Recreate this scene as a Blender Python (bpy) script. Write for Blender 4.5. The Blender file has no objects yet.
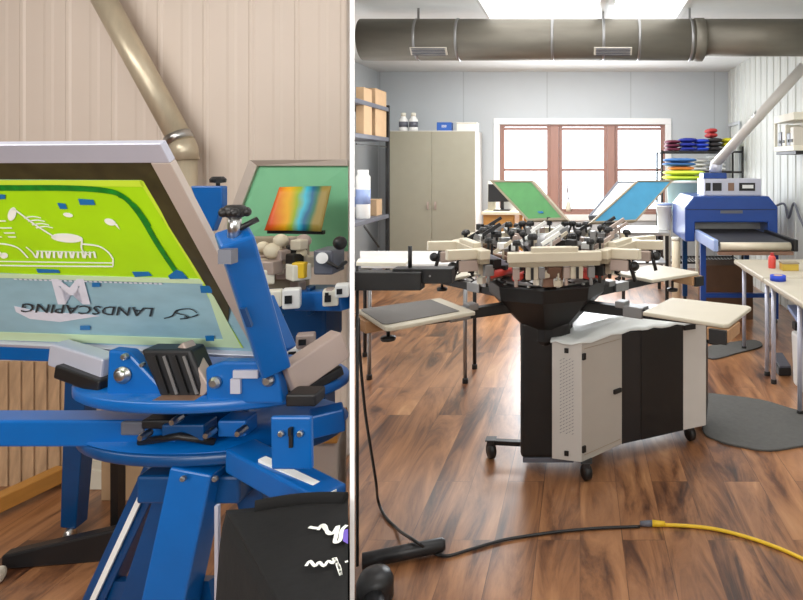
import bpy, bmesh, math, random
from mathutils import Vector as V, Matrix
random.seed(7)
COL = bpy.context.scene.collection
# ------------------------------------------------------------------ camera maths (measuring from the photo)
F, CX, CY, EYE = 600.0, 580.0, 165.0, 1.5
def P(x, y, d): return V(((x-CX)/F*d, d, EYE-(y-CY)/F*d))          # pixel + depth -> point
def PF(x, y): return P(x, y, EYE*F/(y-CY))                          # pixel on the floor
def PZ(x, y, z): return P(x, y, (EYE-z)*F/(y-CY))                   # pixel on a level plane
def on_plane(x, y, o, n):
    d = V(((x-CX)/F, 1, -(y-CY)/F)); c = V((0, 0, EYE))
    return c + d*((o-c).dot(n)/d.dot(n))
def lin(c): return c/12.92 if c <= .04045 else ((c+.055)/1.055)**2.4
def rgb(r, g, b): return (lin(r/255), lin(g/255), lin(b/255), 1)
# ------------------------------------------------------------------ materials
MATS = {}
def mat(name, c, rough=.5, metal=0, var=.08, scale=9, bump=0, emit=0, trans=0, alpha=1, coat=0, stretch=None):
    m = bpy.data.materials.new(name); m.use_nodes = True; nt = m.node_tree; N = nt.nodes; L = nt.links
    b = N['Principled BSDF']; col = rgb(*c)
    b.inputs['Roughness'].default_value = rough; b.inputs['Metallic'].default_value = metal
    b.inputs['Coat Weight'].default_value = coat; b.inputs['Alpha'].default_value = alpha
    if trans: b.inputs['Transmission Weight'].default_value = trans
    tc = N.new('ShaderNodeTexCoord'); mp = N.new('ShaderNodeMapping'); no = N.new('ShaderNodeTexNoise')
    L.new(tc.outputs['Object'], mp.inputs[0]); L.new(mp.outputs[0], no.inputs['Vector'])
    if stretch: mp.inputs['Scale'].default_value = stretch
    no.inputs['Scale'].default_value = scale; no.inputs['Detail'].default_value = 4
    mix = N.new('ShaderNodeMix'); mix.data_type = 'RGBA'; L.new(no.outputs['Fac'], mix.inputs['Factor'])
    mix.inputs['A'].default_value = tuple(x*(1-var*1.6) for x in col[:3])+(1,)
    mix.inputs['B'].default_value = tuple(min(1, x*(1+var*1.6)) for x in col[:3])+(1,)
    L.new(mix.outputs['Result'], b.inputs['Base Color'])
    if bump:
        bp = N.new('ShaderNodeBump'); bp.inputs['Strength'].default_value = bump; bp.inputs['Distance'].default_value = .01
        L.new(no.outputs['Fac'], bp.inputs['Height']); L.new(bp.outputs[0], b.inputs['Normal'])
    if emit:
        b.inputs['Emission Color'].default_value = col; b.inputs['Emission Strength'].default_value = emit
    MATS[name] = m
    return m
def floor_mat():
    m = bpy.data.materials.new('wood_plank_floor'); m.use_nodes = True; nt = m.node_tree; N = nt.nodes; L = nt.links
    b = N['Principled BSDF']; tc = N.new('ShaderNodeTexCoord')
    mp = N.new('ShaderNodeMapping'); mp.inputs['Rotation'].default_value = (0, 0, math.pi/2)
    L.new(tc.outputs['Object'], mp.inputs[0])
    br = N.new('ShaderNodeTexBrick'); L.new(mp.outputs[0], br.inputs['Vector'])
    br.inputs['Scale'].default_value = 1; br.inputs['Brick Width'].default_value = 1.2; br.inputs['Row Height'].default_value = .17
    br.inputs['Mortar Size'].default_value = .0015; br.offset = .37; br.inputs['Bias'].default_value = 0
    br.inputs['Color1'].default_value = (0, 0, 0, 1); br.inputs['Color2'].default_value = (1, 1, 1, 1); br.inputs['Mortar'].default_value = (.1, .1, .1, 1)
    mp2 = N.new('ShaderNodeMapping'); mp2.inputs['Scale'].default_value = (5, .8, 1); L.new(tc.outputs['Object'], mp2.inputs[0])
    # shift grain per plank
    ad = N.new('ShaderNodeVectorMath'); ad.operation = 'MULTIPLY_ADD'; L.new(br.outputs['Color'], ad.inputs[0]); ad.inputs[1].default_value = (13, 7, 3); L.new(mp2.outputs[0], ad.inputs[2])
    n1 = N.new('ShaderNodeTexNoise'); n1.inputs['Scale'].default_value = 1.3; n1.inputs['Detail'].default_value = 8; n1.inputs['Roughness'].default_value = .65
    n1.inputs['Distortion'].default_value = 1.2
    L.new(ad.outputs[0], n1.inputs['Vector'])
    mx = N.new('ShaderNodeMath'); mx.operation = 'MULTIPLY_ADD'; L.new(br.outputs['Color'], mx.inputs[0]); mx.inputs[1].default_value = .07; L.new(n1.outputs['Fac'], mx.inputs[2])
    n2 = N.new('ShaderNodeTexNoise'); n2.inputs['Scale'].default_value = .9; n2.inputs['Detail'].default_value = 3; L.new(tc.outputs['Object'], n2.inputs['Vector'])
    m2 = N.new('ShaderNodeMath'); m2.operation = 'MULTIPLY_ADD'; L.new(n2.outputs['Fac'], m2.inputs[0]); m2.inputs[1].default_value = .5; m2.inputs[2].default_value = -.24
    m3 = N.new('ShaderNodeMath'); m3.operation = 'ADD'; L.new(mx.outputs[0], m3.inputs[0]); L.new(m2.outputs[0], m3.inputs[1])
    cr = N.new('ShaderNodeValToRGB'); L.new(m3.outputs[0], cr.inputs[0])
    e = cr.color_ramp.elements; e[0].position = .36; e[0].color = rgb(58, 34, 22); e[1].position = .8; e[1].color = rgb(196, 150, 108)
    for p, c in ((.43, (94, 58, 36)), (.53, (142, 96, 62)), (.66, (172, 122, 82))):
        k = e.new(p); k.color = rgb(*c)
    dk = N.new('ShaderNodeMix'); dk.data_type = 'RGBA'; dk.blend_type = 'MULTIPLY'; L.new(br.outputs['Fac'], dk.inputs['Factor'])
    L.new(cr.outputs[0], dk.inputs['A']); dk.inputs['B'].default_value = (.62, .58, .55, 1)
    L.new(dk.outputs['Result'], b.inputs['Base Color'])
    b.inputs['Coat Weight'].default_value = .35; b.inputs['Coat Roughness'].default_value = .36; b.inputs['Roughness'].default_value = .3; b.inputs['Specular IOR Level'].default_value = .75
    bp = N.new('ShaderNodeBump'); bp.inputs['Strength'].default_value = .12; bp.inputs['Distance'].default_value = .004
    L.new(n1.outputs['Fac'], bp.inputs['Height']); L.new(bp.outputs[0], b.inputs['Normal'])
    MATS['floor'] = m
def panel_wall_mat(name, c, period, off):
    m = mat(name, c, .45, var=.03, scale=2); nt = m.node_tree; N = nt.nodes; L = nt.links; b = N['Principled BSDF']
    src = b.inputs['Base Color'].links[0].from_socket
    tc = N.new('ShaderNodeTexCoord'); sx = N.new('ShaderNodeSeparateXYZ'); L.new(tc.outputs['Object'], sx.inputs[0])
    a = N.new('ShaderNodeMath'); a.operation = 'ADD'; a.inputs[1].default_value = off; L.new(sx.outputs[0], a.inputs[0])
    q = N.new('ShaderNodeMath'); q.operation = 'PINGPONG'; q.inputs[1].default_value = period/2; L.new(a.outputs[0], q.inputs[0])
    lt = N.new('ShaderNodeMath'); lt.operation = 'LESS_THAN'; lt.inputs[1].default_value = .008; L.new(q.outputs[0], lt.inputs[0])
    mx = N.new('ShaderNodeMix'); mx.data_type = 'RGBA'; L.new(lt.outputs[0], mx.inputs['Factor']); L.new(src, mx.inputs['A'])
    mx.inputs['B'].default_value = tuple(x*.8 for x in rgb(*c)[:3])+(1,); L.new(mx.outputs['Result'], b.inputs['Base Color'])
    return m
def glass_mat():
    m = bpy.data.materials.new('window_glass'); m.use_nodes = True; nt = m.node_tree; N = nt.nodes; L = nt.links
    N.remove(N['Principled BSDF']); o = N['Material Output']
    t = N.new('ShaderNodeBsdfTransparent'); g = N.new('ShaderNodeBsdfGlossy'); g.inputs['Roughness'].default_value = .02
    fr = N.new('ShaderNodeFresnel'); fr.inputs[0].default_value = 1.45; x = N.new('ShaderNodeMixShader')
    L.new(fr.outputs[0], x.inputs[0]); L.new(t.outputs[0], x.inputs[1]); L.new(g.outputs[0], x.inputs[2]); L.new(x.outputs[0], o.inputs[0])
    MATS['glass'] = m
def rainbow_mat():
    m = bpy.data.materials.new('rainbow_card'); m.use_nodes = True; nt = m.node_tree; N = nt.nodes; L = nt.links; b = N['Principled BSDF']
    tc = N.new('ShaderNodeTexCoord'); no = N.new('ShaderNodeTexNoise'); no.inputs['Scale'].default_value = 9; L.new(tc.outputs['Object'], no.inputs['Vector'])
    sx = N.new('ShaderNodeSeparateXYZ'); L.new(tc.outputs['Generated'], sx.inputs[0])
    ma = N.new('ShaderNodeMath'); ma.operation = 'MULTIPLY_ADD'; L.new(no.outputs['Fac'], ma.inputs[0]); ma.inputs[1].default_value = .3; L.new(sx.outputs[0], ma.inputs[2])
    cr = N.new('ShaderNodeValToRGB'); L.new(ma.outputs[0], cr.inputs[0]); e = cr.color_ramp.elements
    e[0].position = .1; e[0].color = rgb(130, 62, 22); e[1].position = 1.15 if False else 1.0; e[1].color = rgb(150, 130, 60)
    for p, c in ((.25, (214, 82, 20)), (.45, (232, 172, 20)), (.58, (150, 178, 40)), (.68, (60, 186, 210)), (.78, (10, 96, 140)), (.9, (40, 112, 80))):
        k = e.new(p); k.color = rgb(*c)
    L.new(cr.outputs[0], b.inputs['Base Color']); b.inputs['Roughness'].default_value = .5
    MATS['rainbow'] = m
floor_mat(); glass_mat(); rainbow_mat()
panel_wall_mat('wall_back', (190, 195, 198), 1.22, .48)
mat('wall_rib', (206, 209, 204), .4, var=.03, scale=1.5); mat('wall_bay', (214, 200, 187), .5, var=.04, scale=1.2)
mat('wall_white', (240, 240, 238), .6, var=.02); mat('partition', (254, 254, 254), .6, var=.0)
mat('ceiling', (226, 227, 224), .6, var=.03)
mat('white', (236, 236, 232), .4, var=.03); mat('white_paint', (200, 196, 190), .35, var=.03); mat('door_shaded', (176, 169, 160), .4, var=.03); mat('off_white', (206, 200, 188), .45, var=.05)
mat('platen', (186, 178, 160), .5, var=.06, scale=5); mat('platen_dark', (92, 88, 84), .6, var=.1, scale=6)
mat('brown_wood', (164, 126, 114), .45, var=.08, stretch=(2, 2, .4)); mat('ochre_wood', (186, 132, 62), .5, var=.15, stretch=(1, 1, 5))
mat('pallet_wood', (186, 152, 118), .7, var=.3, scale=6, stretch=(6, 6, .6)); mat('bare_wood', (170, 130, 92), .6, var=.15, stretch=(1, 6, 6))
mat('cabinet', (156, 152, 134), .45, var=.03); mat('cardboard', (192, 160, 124), .8, var=.08); mat('dark_card', (104, 76, 54), .7, var=.12)
mat('black', (20, 19, 19), .45, var=.2); mat('black_plastic', (28, 28, 30), .4, var=.15); mat('soft_black', (7, 6, 6), .95, var=.12, scale=30, bump=.15)
mat('rubber_mat', (84, 83, 80), .85, var=.12, scale=40, bump=.2)
mat('steel', (190, 190, 188), .3, 1, var=.1); mat('dull_steel', (150, 150, 150), .42, .9, var=.15, scale=6); mat('duct', (128, 124, 114), .6, .7, var=.22, scale=3, stretch=(.6, 3, 3))
mat('duct_warm', (198, 186, 162), .35, .45, var=.2, scale=4, stretch=(4, 4, .7)); mat('alu', (196, 198, 212), .35, .35, var=.06); mat('alu_warm', (200, 188, 178), .4, .3, var=.06)
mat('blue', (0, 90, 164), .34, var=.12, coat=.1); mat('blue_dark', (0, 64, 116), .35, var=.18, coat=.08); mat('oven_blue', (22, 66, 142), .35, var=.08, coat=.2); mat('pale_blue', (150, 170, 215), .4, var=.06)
mat('bronze', (138, 108, 90), .45, .3, var=.12); mat('red', (206, 72, 62), .4, var=.1); mat('tan_grey', (176, 158, 148), .4, .2, var=.06)
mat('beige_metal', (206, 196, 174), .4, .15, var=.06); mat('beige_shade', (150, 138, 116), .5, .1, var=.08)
mat('mesh_green', (84, 150, 88), .45, var=.12, scale=14); mat('mesh_blue', (66, 146, 186), .45, var=.1, scale=14); mat('mesh_pale', (225, 230, 235), .4, var=.05)
mat('mesh_mint', (128, 196, 152), .45, var=.05); mat('mesh_ink', (152, 192, 206), .4, var=.14, scale=10, stretch=(1, 1, 3)); mat('lime', (176, 230, 18), .42, var=.07, scale=12); mat('lime_edge', (206, 236, 60), .42, var=.06); mat('ink_green', (14, 128, 34), .4, var=.45, scale=60); mat('pale_lime', (206, 232, 190), .45, var=.05)
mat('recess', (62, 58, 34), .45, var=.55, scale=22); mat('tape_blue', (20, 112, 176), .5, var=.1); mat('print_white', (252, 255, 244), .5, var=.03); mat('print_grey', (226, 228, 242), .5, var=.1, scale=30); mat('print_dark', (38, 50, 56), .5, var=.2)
mat('teal_tub', (176, 214, 220), .4, var=.04); mat('cloth_lime', (206, 226, 66), .8, var=.1); mat('cloth_orange', (220, 130, 62), .8, var=.1); mat('cloth_blue', (58, 104, 160), .8, var=.12); mat('cloth_navy', (30, 44, 140), .8, var=.15); mat('cloth_maroon', (96, 30, 56), .8, var=.15); mat('cloth_royal', (40, 70, 186), .8, var=.1); mat('cloth_yellow', (206, 200, 40), .8, var=.1); mat('cloth_grey', (206, 204, 200), .8, var=.08); mat('cloth_charcoal', (52, 48, 50), .8, var=.1); mat('cloth_red', (170, 50, 50), .8, var=.1)
mat('yellow', (226, 186, 40), .45, var=.06); mat('purple', (110, 84, 190), .6, var=.05); mat('cream', (226, 214, 186), .5, var=.05); mat('gold', (200, 170, 70), .4, .3)
mat('lamp_lens', (255, 255, 255), .5, var=0, emit=2.2); mat('silver_belt', (40, 40, 44), .6, var=.2); mat('plastic_sheet', (222, 226, 224), .25, var=.05, bump=.3, scale=8)
mat('label_blue', (40, 90, 170), .5, var=.05); mat('ivory', (226, 222, 206), .45, var=.04); mat('smoke', (96, 98, 108), .4, var=.1)
# ------------------------------------------------------------------ geometry builder
class G:
    def __init__(s): s.bm = bmesh.new(); s.mi = 0
    def _add(s, verts, faces, smooth=False):
        vs = [s.bm.verts.new(v) for v in verts]
        for f in faces:
            try:
                fc = s.bm.faces.new([vs[i] for i in f]); fc.material_index = s.mi; fc.smooth = smooth
            except ValueError: pass
        return s
    def frame8(s, pts): return s._add(pts, [(0, 3, 2, 1), (4, 5, 6, 7), (0, 1, 5, 4), (1, 2, 6, 5), (2, 3, 7, 6), (3, 0, 4, 7)])
    def box(s, c, sz, rz=0, R=None):
        c = V(c); x, y, z = (k/2 for k in sz); M = R or Matrix.Rotation(rz, 3, 'Z')
        return s.frame8([c+M@V(p) for p in ((-x, -y, -z), (x, -y, -z), (x, y, -z), (-x, y, -z), (-x, -y, z), (x, -y, z), (x, y, z), (-x, y, z))])
    def box2(s, a, b): a = V(a); b = V(b); return s.box((a+b)/2, [abs(k) for k in (b-a)])
    def bar(s, p, q, w, h, up=(0, 0, 1), w2=None, h2=None):
        p = V(p); q = V(q); d = (q-p).normalized(); up = V(up)
        if abs(d.dot(up)) > .98: up = V((0, 1, 0))
        sd = d.cross(up).normalized(); u = sd.cross(d).normalized(); w2 = w2 or w; h2 = h2 or h
        r = []
        for c, ww, hh in ((p, w, h), (q, w2, h2)):
            r += [c-sd*ww/2-u*hh/2, c+sd*ww/2-u*hh/2, c+sd*ww/2+u*hh/2, c-sd*ww/2+u*hh/2]
        return s.frame8(r)
    def tube(s, p, q, r, r2=None, n=16): return s.path([p, q], [r, r if r2 is None else r2], n)
    def path(s, pts, r, n=10, cap=True):
        pts = [V(p) for p in pts]; m = len(pts); rs = r if isinstance(r, (list, tuple)) else [r]*m
        t = [(pts[min(i+1, m-1)]-pts[max(i-1, 0)]).normalized() for i in range(m)]
        a = t[0].orthogonal().normalized(); vs = []
        for i in range(m):
            a = (a-t[i]*a.dot(t[i])).normalized(); b = t[i].cross(a)
            vs += [pts[i]+(a*math.cos(2*math.pi*k/n)+b*math.sin(2*math.pi*k/n))*rs[i] for k in range(n)]
        fs = [(i*n+k, i*n+(k+1) % n, (i+1)*n+(k+1) % n, (i+1)*n+k) for i in range(m-1) for k in range(n)]
        base = [s.bm.verts.new(v) for v in vs]
        for f in fs:
            fc = s.bm.faces.new([base[i] for i in f]); fc.material_index = s.mi; fc.smooth = True
        if cap:
            for rng in (range(n-1, -1, -1), range((m-1)*n, m*n)):
                fc = s.bm.faces.new([base[i] for i in rng]); fc.material_index = s.mi
        return s
    def prism(s, poly, vec):
        poly = [V(p) for p in poly]; vec = V(vec); n = len(poly)
        return s._add(poly+[p+vec for p in poly], [tuple(range(n-1, -1, -1)), tuple(range(n, 2*n))]+[(i, (i+1) % n, n+(i+1) % n, n+i) for i in range(n)])
    def poly(s, pts): return s._add([V(p) for p in pts], [tuple(range(len(pts)))])
    def lathe(s, prof, c=(0, 0, 0), n=24, axis=None, sx=1, sy=1):
        c = V(c); M = V((0, 0, 1)).rotation_difference(V(axis)).to_matrix() if axis is not None else Matrix.Identity(3)
        vs = []; m = len(prof)
        for r, z in prof:
            vs += [c+M@V((r*sx*math.cos(2*math.pi*k/n), r*sy*math.sin(2*math.pi*k/n), z)) for k in range(n)]
        fs = [(i*n+k, i*n+(k+1) % n, (i+1)*n+(k+1) % n, (i+1)*n+k) for i in range(m-1) for k in range(n)]
        fs += [tuple(range(n-1, -1, -1)), tuple(range((m-1)*n, m*n))]
        return s._add(vs, fs, n > 12)
    def ball(s, c, r, n=12, sc=(1, 1, 1)):
        prof = [(max(.02*r, r*math.sin(math.pi*i/8)), -r*math.cos(math.pi*i/8)*sc[2]) for i in range(9)]
        return s.lathe(prof, c, max(n, 13), sx=sc[0], sy=sc[1])
    def sheet(s, fn, nu, nv, th=0):
        vs = [V(fn(i/nu, j/nv)) for j in range(nv+1) for i in range(nu+1)]; w = nu+1
        fs = [(j*w+i, j*w+i+1, (j+1)*w+i+1, (j+1)*w+i) for j in range(nv) for i in range(nu)]
        return s._add(vs, fs, True)
def root_loc(o):
    while o.parent: o = o.parent
    return o.location
def build(g, name, mats, parent=None, bevel=0, solid=0, seg=2, origin=None):
    me = bpy.data.meshes.new(name)
    bmesh.ops.recalc_face_normals(g.bm, faces=g.bm.faces[:])
    off = V(root_loc(parent)) if parent else (V(origin) if origin is not None else None)
    if off is None:
        zs = [v.co for v in g.bm.verts]
        off = V((sum(v.x for v in zs)/len(zs), sum(v.y for v in zs)/len(zs), min(v.z for v in zs)))
    for v in g.bm.verts: v.co -= off
    g.bm.to_mesh(me); g.bm.free()
    for m in (mats if isinstance(mats, (list, tuple)) else [mats]): me.materials.append(MATS[m])
    o = bpy.data.objects.new(name, me); COL.objects.link(o)
    if parent: o.parent = parent
    else: o.location = off
    if solid:
        k = o.modifiers.new('solid', 'SOLIDIFY'); k.thickness = solid; k.offset = 0
    if bevel:
        k = o.modifiers.new('bevel', 'BEVEL'); k.width = bevel; k.segments = seg; k.limit_method = 'ANGLE'; k.angle_limit = math.radians(40); k.harden_normals = False
    return o
def tag(o, label, cat, group=None):
    o['label'] = label; o['category'] = cat
    if group: o['group'] = group
    return o
def thing(name, label, cat, loc, group=None):
    o = bpy.data.objects.new(name, None); o.empty_display_size = .05; COL.objects.link(o); o.location = V(loc)
    return tag(o, label, cat, group)
def single(g, name, m, label, cat, group=None, **k): return tag(build(g, name, m, **k), label, cat, group)
def struct(g, name, m, parent=None, **k):
    o = build(g, name, m, parent, **k)
    if not parent: o['kind'] = 'structure'
    return o
def copy_tree(o, parent=None):
    c = o.copy(); COL.objects.link(c)
    if parent: c.parent = parent
    for ch in [k for k in o.children]: copy_tree(ch, c)
    return c
def text_mesh(g, body, fn, size=1.0, shear=0, res=2, bold=0):
    cu = bpy.data.curves.new('t', 'FONT'); cu.body = body; cu.size = size; cu.shear = shear; cu.offset = bold; cu.align_x = 'CENTER'; cu.align_y = 'CENTER'; cu.resolution_u = res
    o = bpy.data.objects.new('t', cu); COL.objects.link(o); dg = bpy.context.evaluated_depsgraph_get()
    me = o.evaluated_get(dg).to_mesh(); vs = [fn(v.co.x, v.co.y) for v in me.vertices]; fs = [tuple(p.vertices) for p in me.polygons]
    g._add(vs, fs); bpy.data.objects.remove(o); bpy.data.curves.remove(cu)
def stroke(g, pts, w, up):  # flat ribbon along pts in a plane with normal up
    pts = [V(p) for p in pts]; up = V(up); L = []; R = []
    for i in range(len(pts)):
        t = (pts[min(i+1, len(pts)-1)]-pts[max(i-1, 0)]).normalized(); sd = t.cross(up).normalized()*w/2
        L.append(pts[i]+sd); R.append(pts[i]-sd)
    for i in range(len(pts)-1): g.poly([L[i], L[i+1], R[i+1], R[i]])
def smooth_pts(pts, n=8):
    pts = [V(p) for p in pts]; out = []
    for i in range(len(pts)-1):
        p0 = pts[max(i-1, 0)]; p1 = pts[i]; p2 = pts[i+1]; p3 = pts[min(i+2, len(pts)-1)]
        for k in range(n):
            t = k/n; out.append(.5*((2*p1)+(p2-p0)*t+(2*p0-5*p1+4*p2-p3)*t*t+(3*p1-p0-3*p2+p3)*t**3))
    return out+[pts[-1]]

# ================================================================== THE SETTING
BK, RX, LX, HC, BY = 8.75, 2.16, -2.95, 2.86, 3.08
PX = (352.2-CX)/F                                                  # slope of the partition
struct(G().box2((-6, -3, -.1), (RX+.1, BK+.2, 0)), 'floor', 'floor', origin=(0, 0, 0))
struct(G().box2((-6, -3, HC), (RX+.1, BK+.2, HC+.1)), 'ceiling', 'ceiling')
WX0, WX1, WZ0, WZ1 = (500-CX)/F*BK, (665-CX)/F*BK, .78, 2.09
g = G()
g.box2((LX-.1, BK, 0), (WX0, BK+.12, HC)); g.box2((WX1, BK, 0), (RX+.1, BK+.12, HC)); g.box2((WX0, BK, 0), (WX1, BK+.12, WZ0)); g.box2((WX0, BK, WZ1), (WX1, BK+.12, HC))
struct(g, 'wall_back', 'wall_back', origin=(0, BK, 0))
def ribbed(a, b, h, normal, pitch, depth, th=.05):
    a = V(a); b = V(b); d = (b-a).normalized(); L = (b-a).length; n = V(normal); prof = []
    x = 0
    while x < L:
        for dx, dd in ((0, 0), (pitch*.38, 0), (pitch*.44, .35*depth), (pitch*.56, .35*depth), (pitch*.62, 0), (pitch*.86, 0), (pitch*.9, depth), (pitch*.96, depth)):
            if x+dx < L: prof.append(a+d*(x+dx)+n*dd)
        x += pitch
    prof.append(b)
    return G().prism(prof+[b-n*th, a-n*th], (0, 0, h))
struct(ribbed((RX, BK, 0), (RX, -3, 0), HC, (-1, 0, 0), .23, .012), 'wall_right', 'wall_rib')
Y_END = LX/PX
struct(G().box2((LX-.1, Y_END-.05, 0), (LX, BK, HC)), 'wall_left', 'wall_back')
struct(ribbed((-5.9, BY, 0), (PX*BY-.03, BY, 0), HC, (0, -1, 0), .235, .006), 'wall_bay', 'wall_bay')
struct(G().box2((-6, -3, 0), (-5.9, BY+.06, HC)), 'wall_side', 'wall_bay')
struct(G().box2((-6, -3.1, 0), (RX+.1, -3, HC)), 'wall_front', 'wall_white')
dv = V((PX, 1, 0)).normalized(); sv = V((dv.y, -dv.x, 0)); Y0 = 1.02; a = V((PX*Y0, Y0, 0)); b = V((PX*(Y_END), Y_END, 0)); hw = .0037
for k in range(14):
    a_ = a.lerp(b, k/14); b_ = a.lerp(b, (k+1)/14); struct(G().prism([a_-sv*hw, a_+sv*hw, b_+sv*hw, b_-sv*hw], (0, 0, HC)), 'wall_middle', 'partition')
struct(G().box2((LX, BK-.015, 0), (RX-.02, BK, .11)), 'baseboard_back', 'wall_white')
# window with three casements
g = G(); t = .09
for x0, x1, z0, z1 in ((WX0-t, WX1+t, WZ1, WZ1+t), (WX0-t, WX1+t, WZ0-t, WZ0), (WX0-t, WX0, WZ0, WZ1), (WX1, WX1+t, WZ0, WZ1)): g.box2((x0, BK-.03, z0), (x1, BK, z1))
struct(g, 'trim_1', 'wall_white', bevel=.006)
wr = bpy.data.objects.new('window_1', None); COL.objects.link(wr); wr.location = ((WX0+WX1)/2, BK, WZ0); wr['kind'] = 'structure'
WXS = [((a_-CX)/F*BK, (b_-CX)/F*BK) for a_, b_ in ((500, 551), (558, 608), (614, 665))]
g = G()
g.box2((WX0, BK+.01, WZ1-.03), (WX1, BK+.1, WZ1)); g.box2((WX0, BK-.02, WZ0), (WX1, BK+.1, WZ0+.04))
for i in range(2): g.box2((WXS[i][1]-.01, BK-.005, WZ0+.04), (WXS[i+1][0]+.01, BK+.1, WZ1-.03))
for x in (WX0, WX1-.03): g.box2((x, BK+.01, WZ0+.04), (x+.03, BK+.1, WZ1-.03))
struct(g, 'window_frame', 'brown_wood', wr, bevel=.004)
for x0, x1 in WXS:
    x0 += .012; x1 -= .012; g = G(); z0, z1 = WZ0+.04, WZ1-.03; w = .05
    g.box2((x0, BK+.03, z0), (x0+w, BK+.07, z1)); g.box2((x1-w, BK+.03, z0), (x1, BK+.07, z1))
    for z in (z0, z1-w, 1.41): g.box2((x0+w, BK+.03, z), (x1-w, BK+.07, z+w*.8))
    struct(g, 'sash', 'brown_wood', wr, bevel=.003)
    struct(G().box2((x0+w, BK+.048, z0+w), (x1-w, BK+.052, z1-w)), 'window_pane', 'glass', wr)
# conduit frame on the right wall
g = G(); g.box2((RX-.03, 8.02, .1), (RX-.018, 8.06, 2.05)); g.box2((RX-.03, 8.6, .1), (RX-.018, 8.64, 2.05)); g.box2((RX-.03, 8.02, 2.05), (RX-.018, 8.64, 2.09)); struct(g, 'trim_2', 'wall_back')

# ================================================================== RIGHT BAY : DUCT, LIGHTS
DY, DZ, DR = 5.2, 2.585, .178
D = thing('ventilation_duct', 'big round galvanised duct crossing the bay just below the ceiling', 'duct', (0, DY, DZ))
x0, x1 = PX*DY+.09, RX-.02
xm = (707-CX)/F*(DY-.17)
build(G().tube((x0, DY, DZ), (xm, DY, DZ), DR, n=40), 'duct_pipe', 'duct', D); build(G().tube((xm-.02, DY, DZ+.018), (x1, DY, DZ+.018), DR-.018, n=40), 'duct_pipe', 'duct', D)
for px in (455, 552, 640):
    x = (px-CX)/F*(DY-.17); build(G().lathe([(DR+.002, -.012), (DR+.007, -.006), (DR+.007, .006), (DR+.002, .012)], (x, DY, DZ), 40, (1, 0, 0)), 'seam_band', 'dull_steel', D)
for pa, pb in ((410, 447), (594, 632)):
    xa, xb = (pa-CX)/F*5.06, (pb-CX)/F*5.06; R = Matrix.Rotation(math.radians(43), 3, 'X'); c = V(((xa+xb)/2, DY-DR*.74, DZ-DR*.69))
    vt = build(G().box(c, (xb-xa, .012, .075), R=R), 'air_vent', 'off_white', D, bevel=.003)
    g = G()
    for k in range(5): g.box(c+R@V((0, -.012, -.03+k*.015)), (xb-xa-.03, .006, .006), R=R)
    build(g, 'vent_slats', 'smoke', vt)
xa, xb = (697-CX)/F*5.03, (707-CX)/F*5.03
build(G().lathe([(DR+.002, 0), (DR+.008, .004), (DR+.008, xb-xa-.004), (DR-.017, xb-xa+.01)], (xa, DY, DZ), 40, (1, 0, 0)), 'coupling_sleeve', 'duct', D)
for x in (-1.4, .2, .95):
    build(G().lathe([(DR+.001, -.012), (DR+.003, -.011), (DR+.003, .011), (DR+.001, .012)], (x, DY, DZ), 40, (1, 0, 0)).box2((x-.01, DY-.003, DZ+DR), (x+.01, DY+.003, HC)), 'hanger_strap', 'dull_steel', D)
for (xa, xb, lab) in ((-.86, .16, 'long white strip light on the ceiling above the duct, left of the other'), (.24, .86, 'shorter white strip light on the ceiling above the duct, right of the other')):
    T = thing('ceiling_light', lab, 'light', ((xa+xb)/2, 4.9, HC))
    build(G().prism([(xa, 4.35, HC), (xa, 5.55, HC), (xa+.05, 5.5, HC-.03), (xa+.05, 4.4, HC-.03)], (xb-xa-.0, 0, 0)), 'light_housing', 'white', T)
    build(G().box2((xa+.05, 4.42, HC-.04), (xb+.0, 5.48, HC-.03)), 'light_lens', 'lamp_lens', T)

# ================================================================== RIGHT BAY : LEFT SIDE (shelf, cabinet)
SX, SY0, SY1 = -2.42, 5.9, 7.55; SB = LX+.03; SBn = PX*SY0+.05
T = thing('shelving_unit', 'dark steel shelving unit with blue-grey shelves against the left wall', 'shelving', (-2.6, 6.8, 0))
for (x, y) in ((SX, SY1), (SB+.02, SY1)): build(G().box2((x-.022, y-.022, 0), (x+.022, y+.022, 2.25)), 'post', 'black', T, bevel=.003)
def shelf_poly(z): return [(SX+.02, SY0+.45, z), (SX+.02, SY1+.02, z), (SB, SY1+.02, z), (-2.77, SY0+1.5, z)]
for z in (.28, .885, 1.845, 2.22): build(G().prism(shelf_poly(z-.05), (0, 0, .05)), 'shelf', 'smoke', T, bevel=.004)
build(G().bar(P(379, 247, 7.52), P(364, 226, 6.62), .012, .02), 'brace', 'black', T)
build(G().box2((SX-.01, 6.5, 1.72), (SX+.005, 7.5, 1.735)), 'cross_rail', 'black', T)
def carton(c, s, label, rz=0, m='cardboard', group=None, name='cardboard_box'):
    T = thing(name, label, 'box', c, group); c = V(c); R = Matrix.Rotation(rz, 3, 'Z')
    build(G().box(c+V((0, 0, s[2]/2)), s, rz), 'box_body', m, T, bevel=.004)
    fl = G()
    for sg in (-1, 1): fl.box(c+R@V((0, sg*s[1]/4, 0))+V((0, 0, s[2]+.003)), (s[0], s[1]/2-.004, .005), rz)
    build(fl, 'box_flaps', m, T)
    return T
carton((SX-.1, 7.3, 1.845), (.2, .4, .56), 'tall cardboard box on the top shelf, nearer the cabinet')
carton((SX-.035, 6.82, 1.845), (.09, .26, .52), 'cardboard box on the top shelf, cut by the white partition')
carton((SX-.12, 7.36, .885), (.16, .2, .19), 'small cardboard box on the blue-grey middle shelf')
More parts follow.
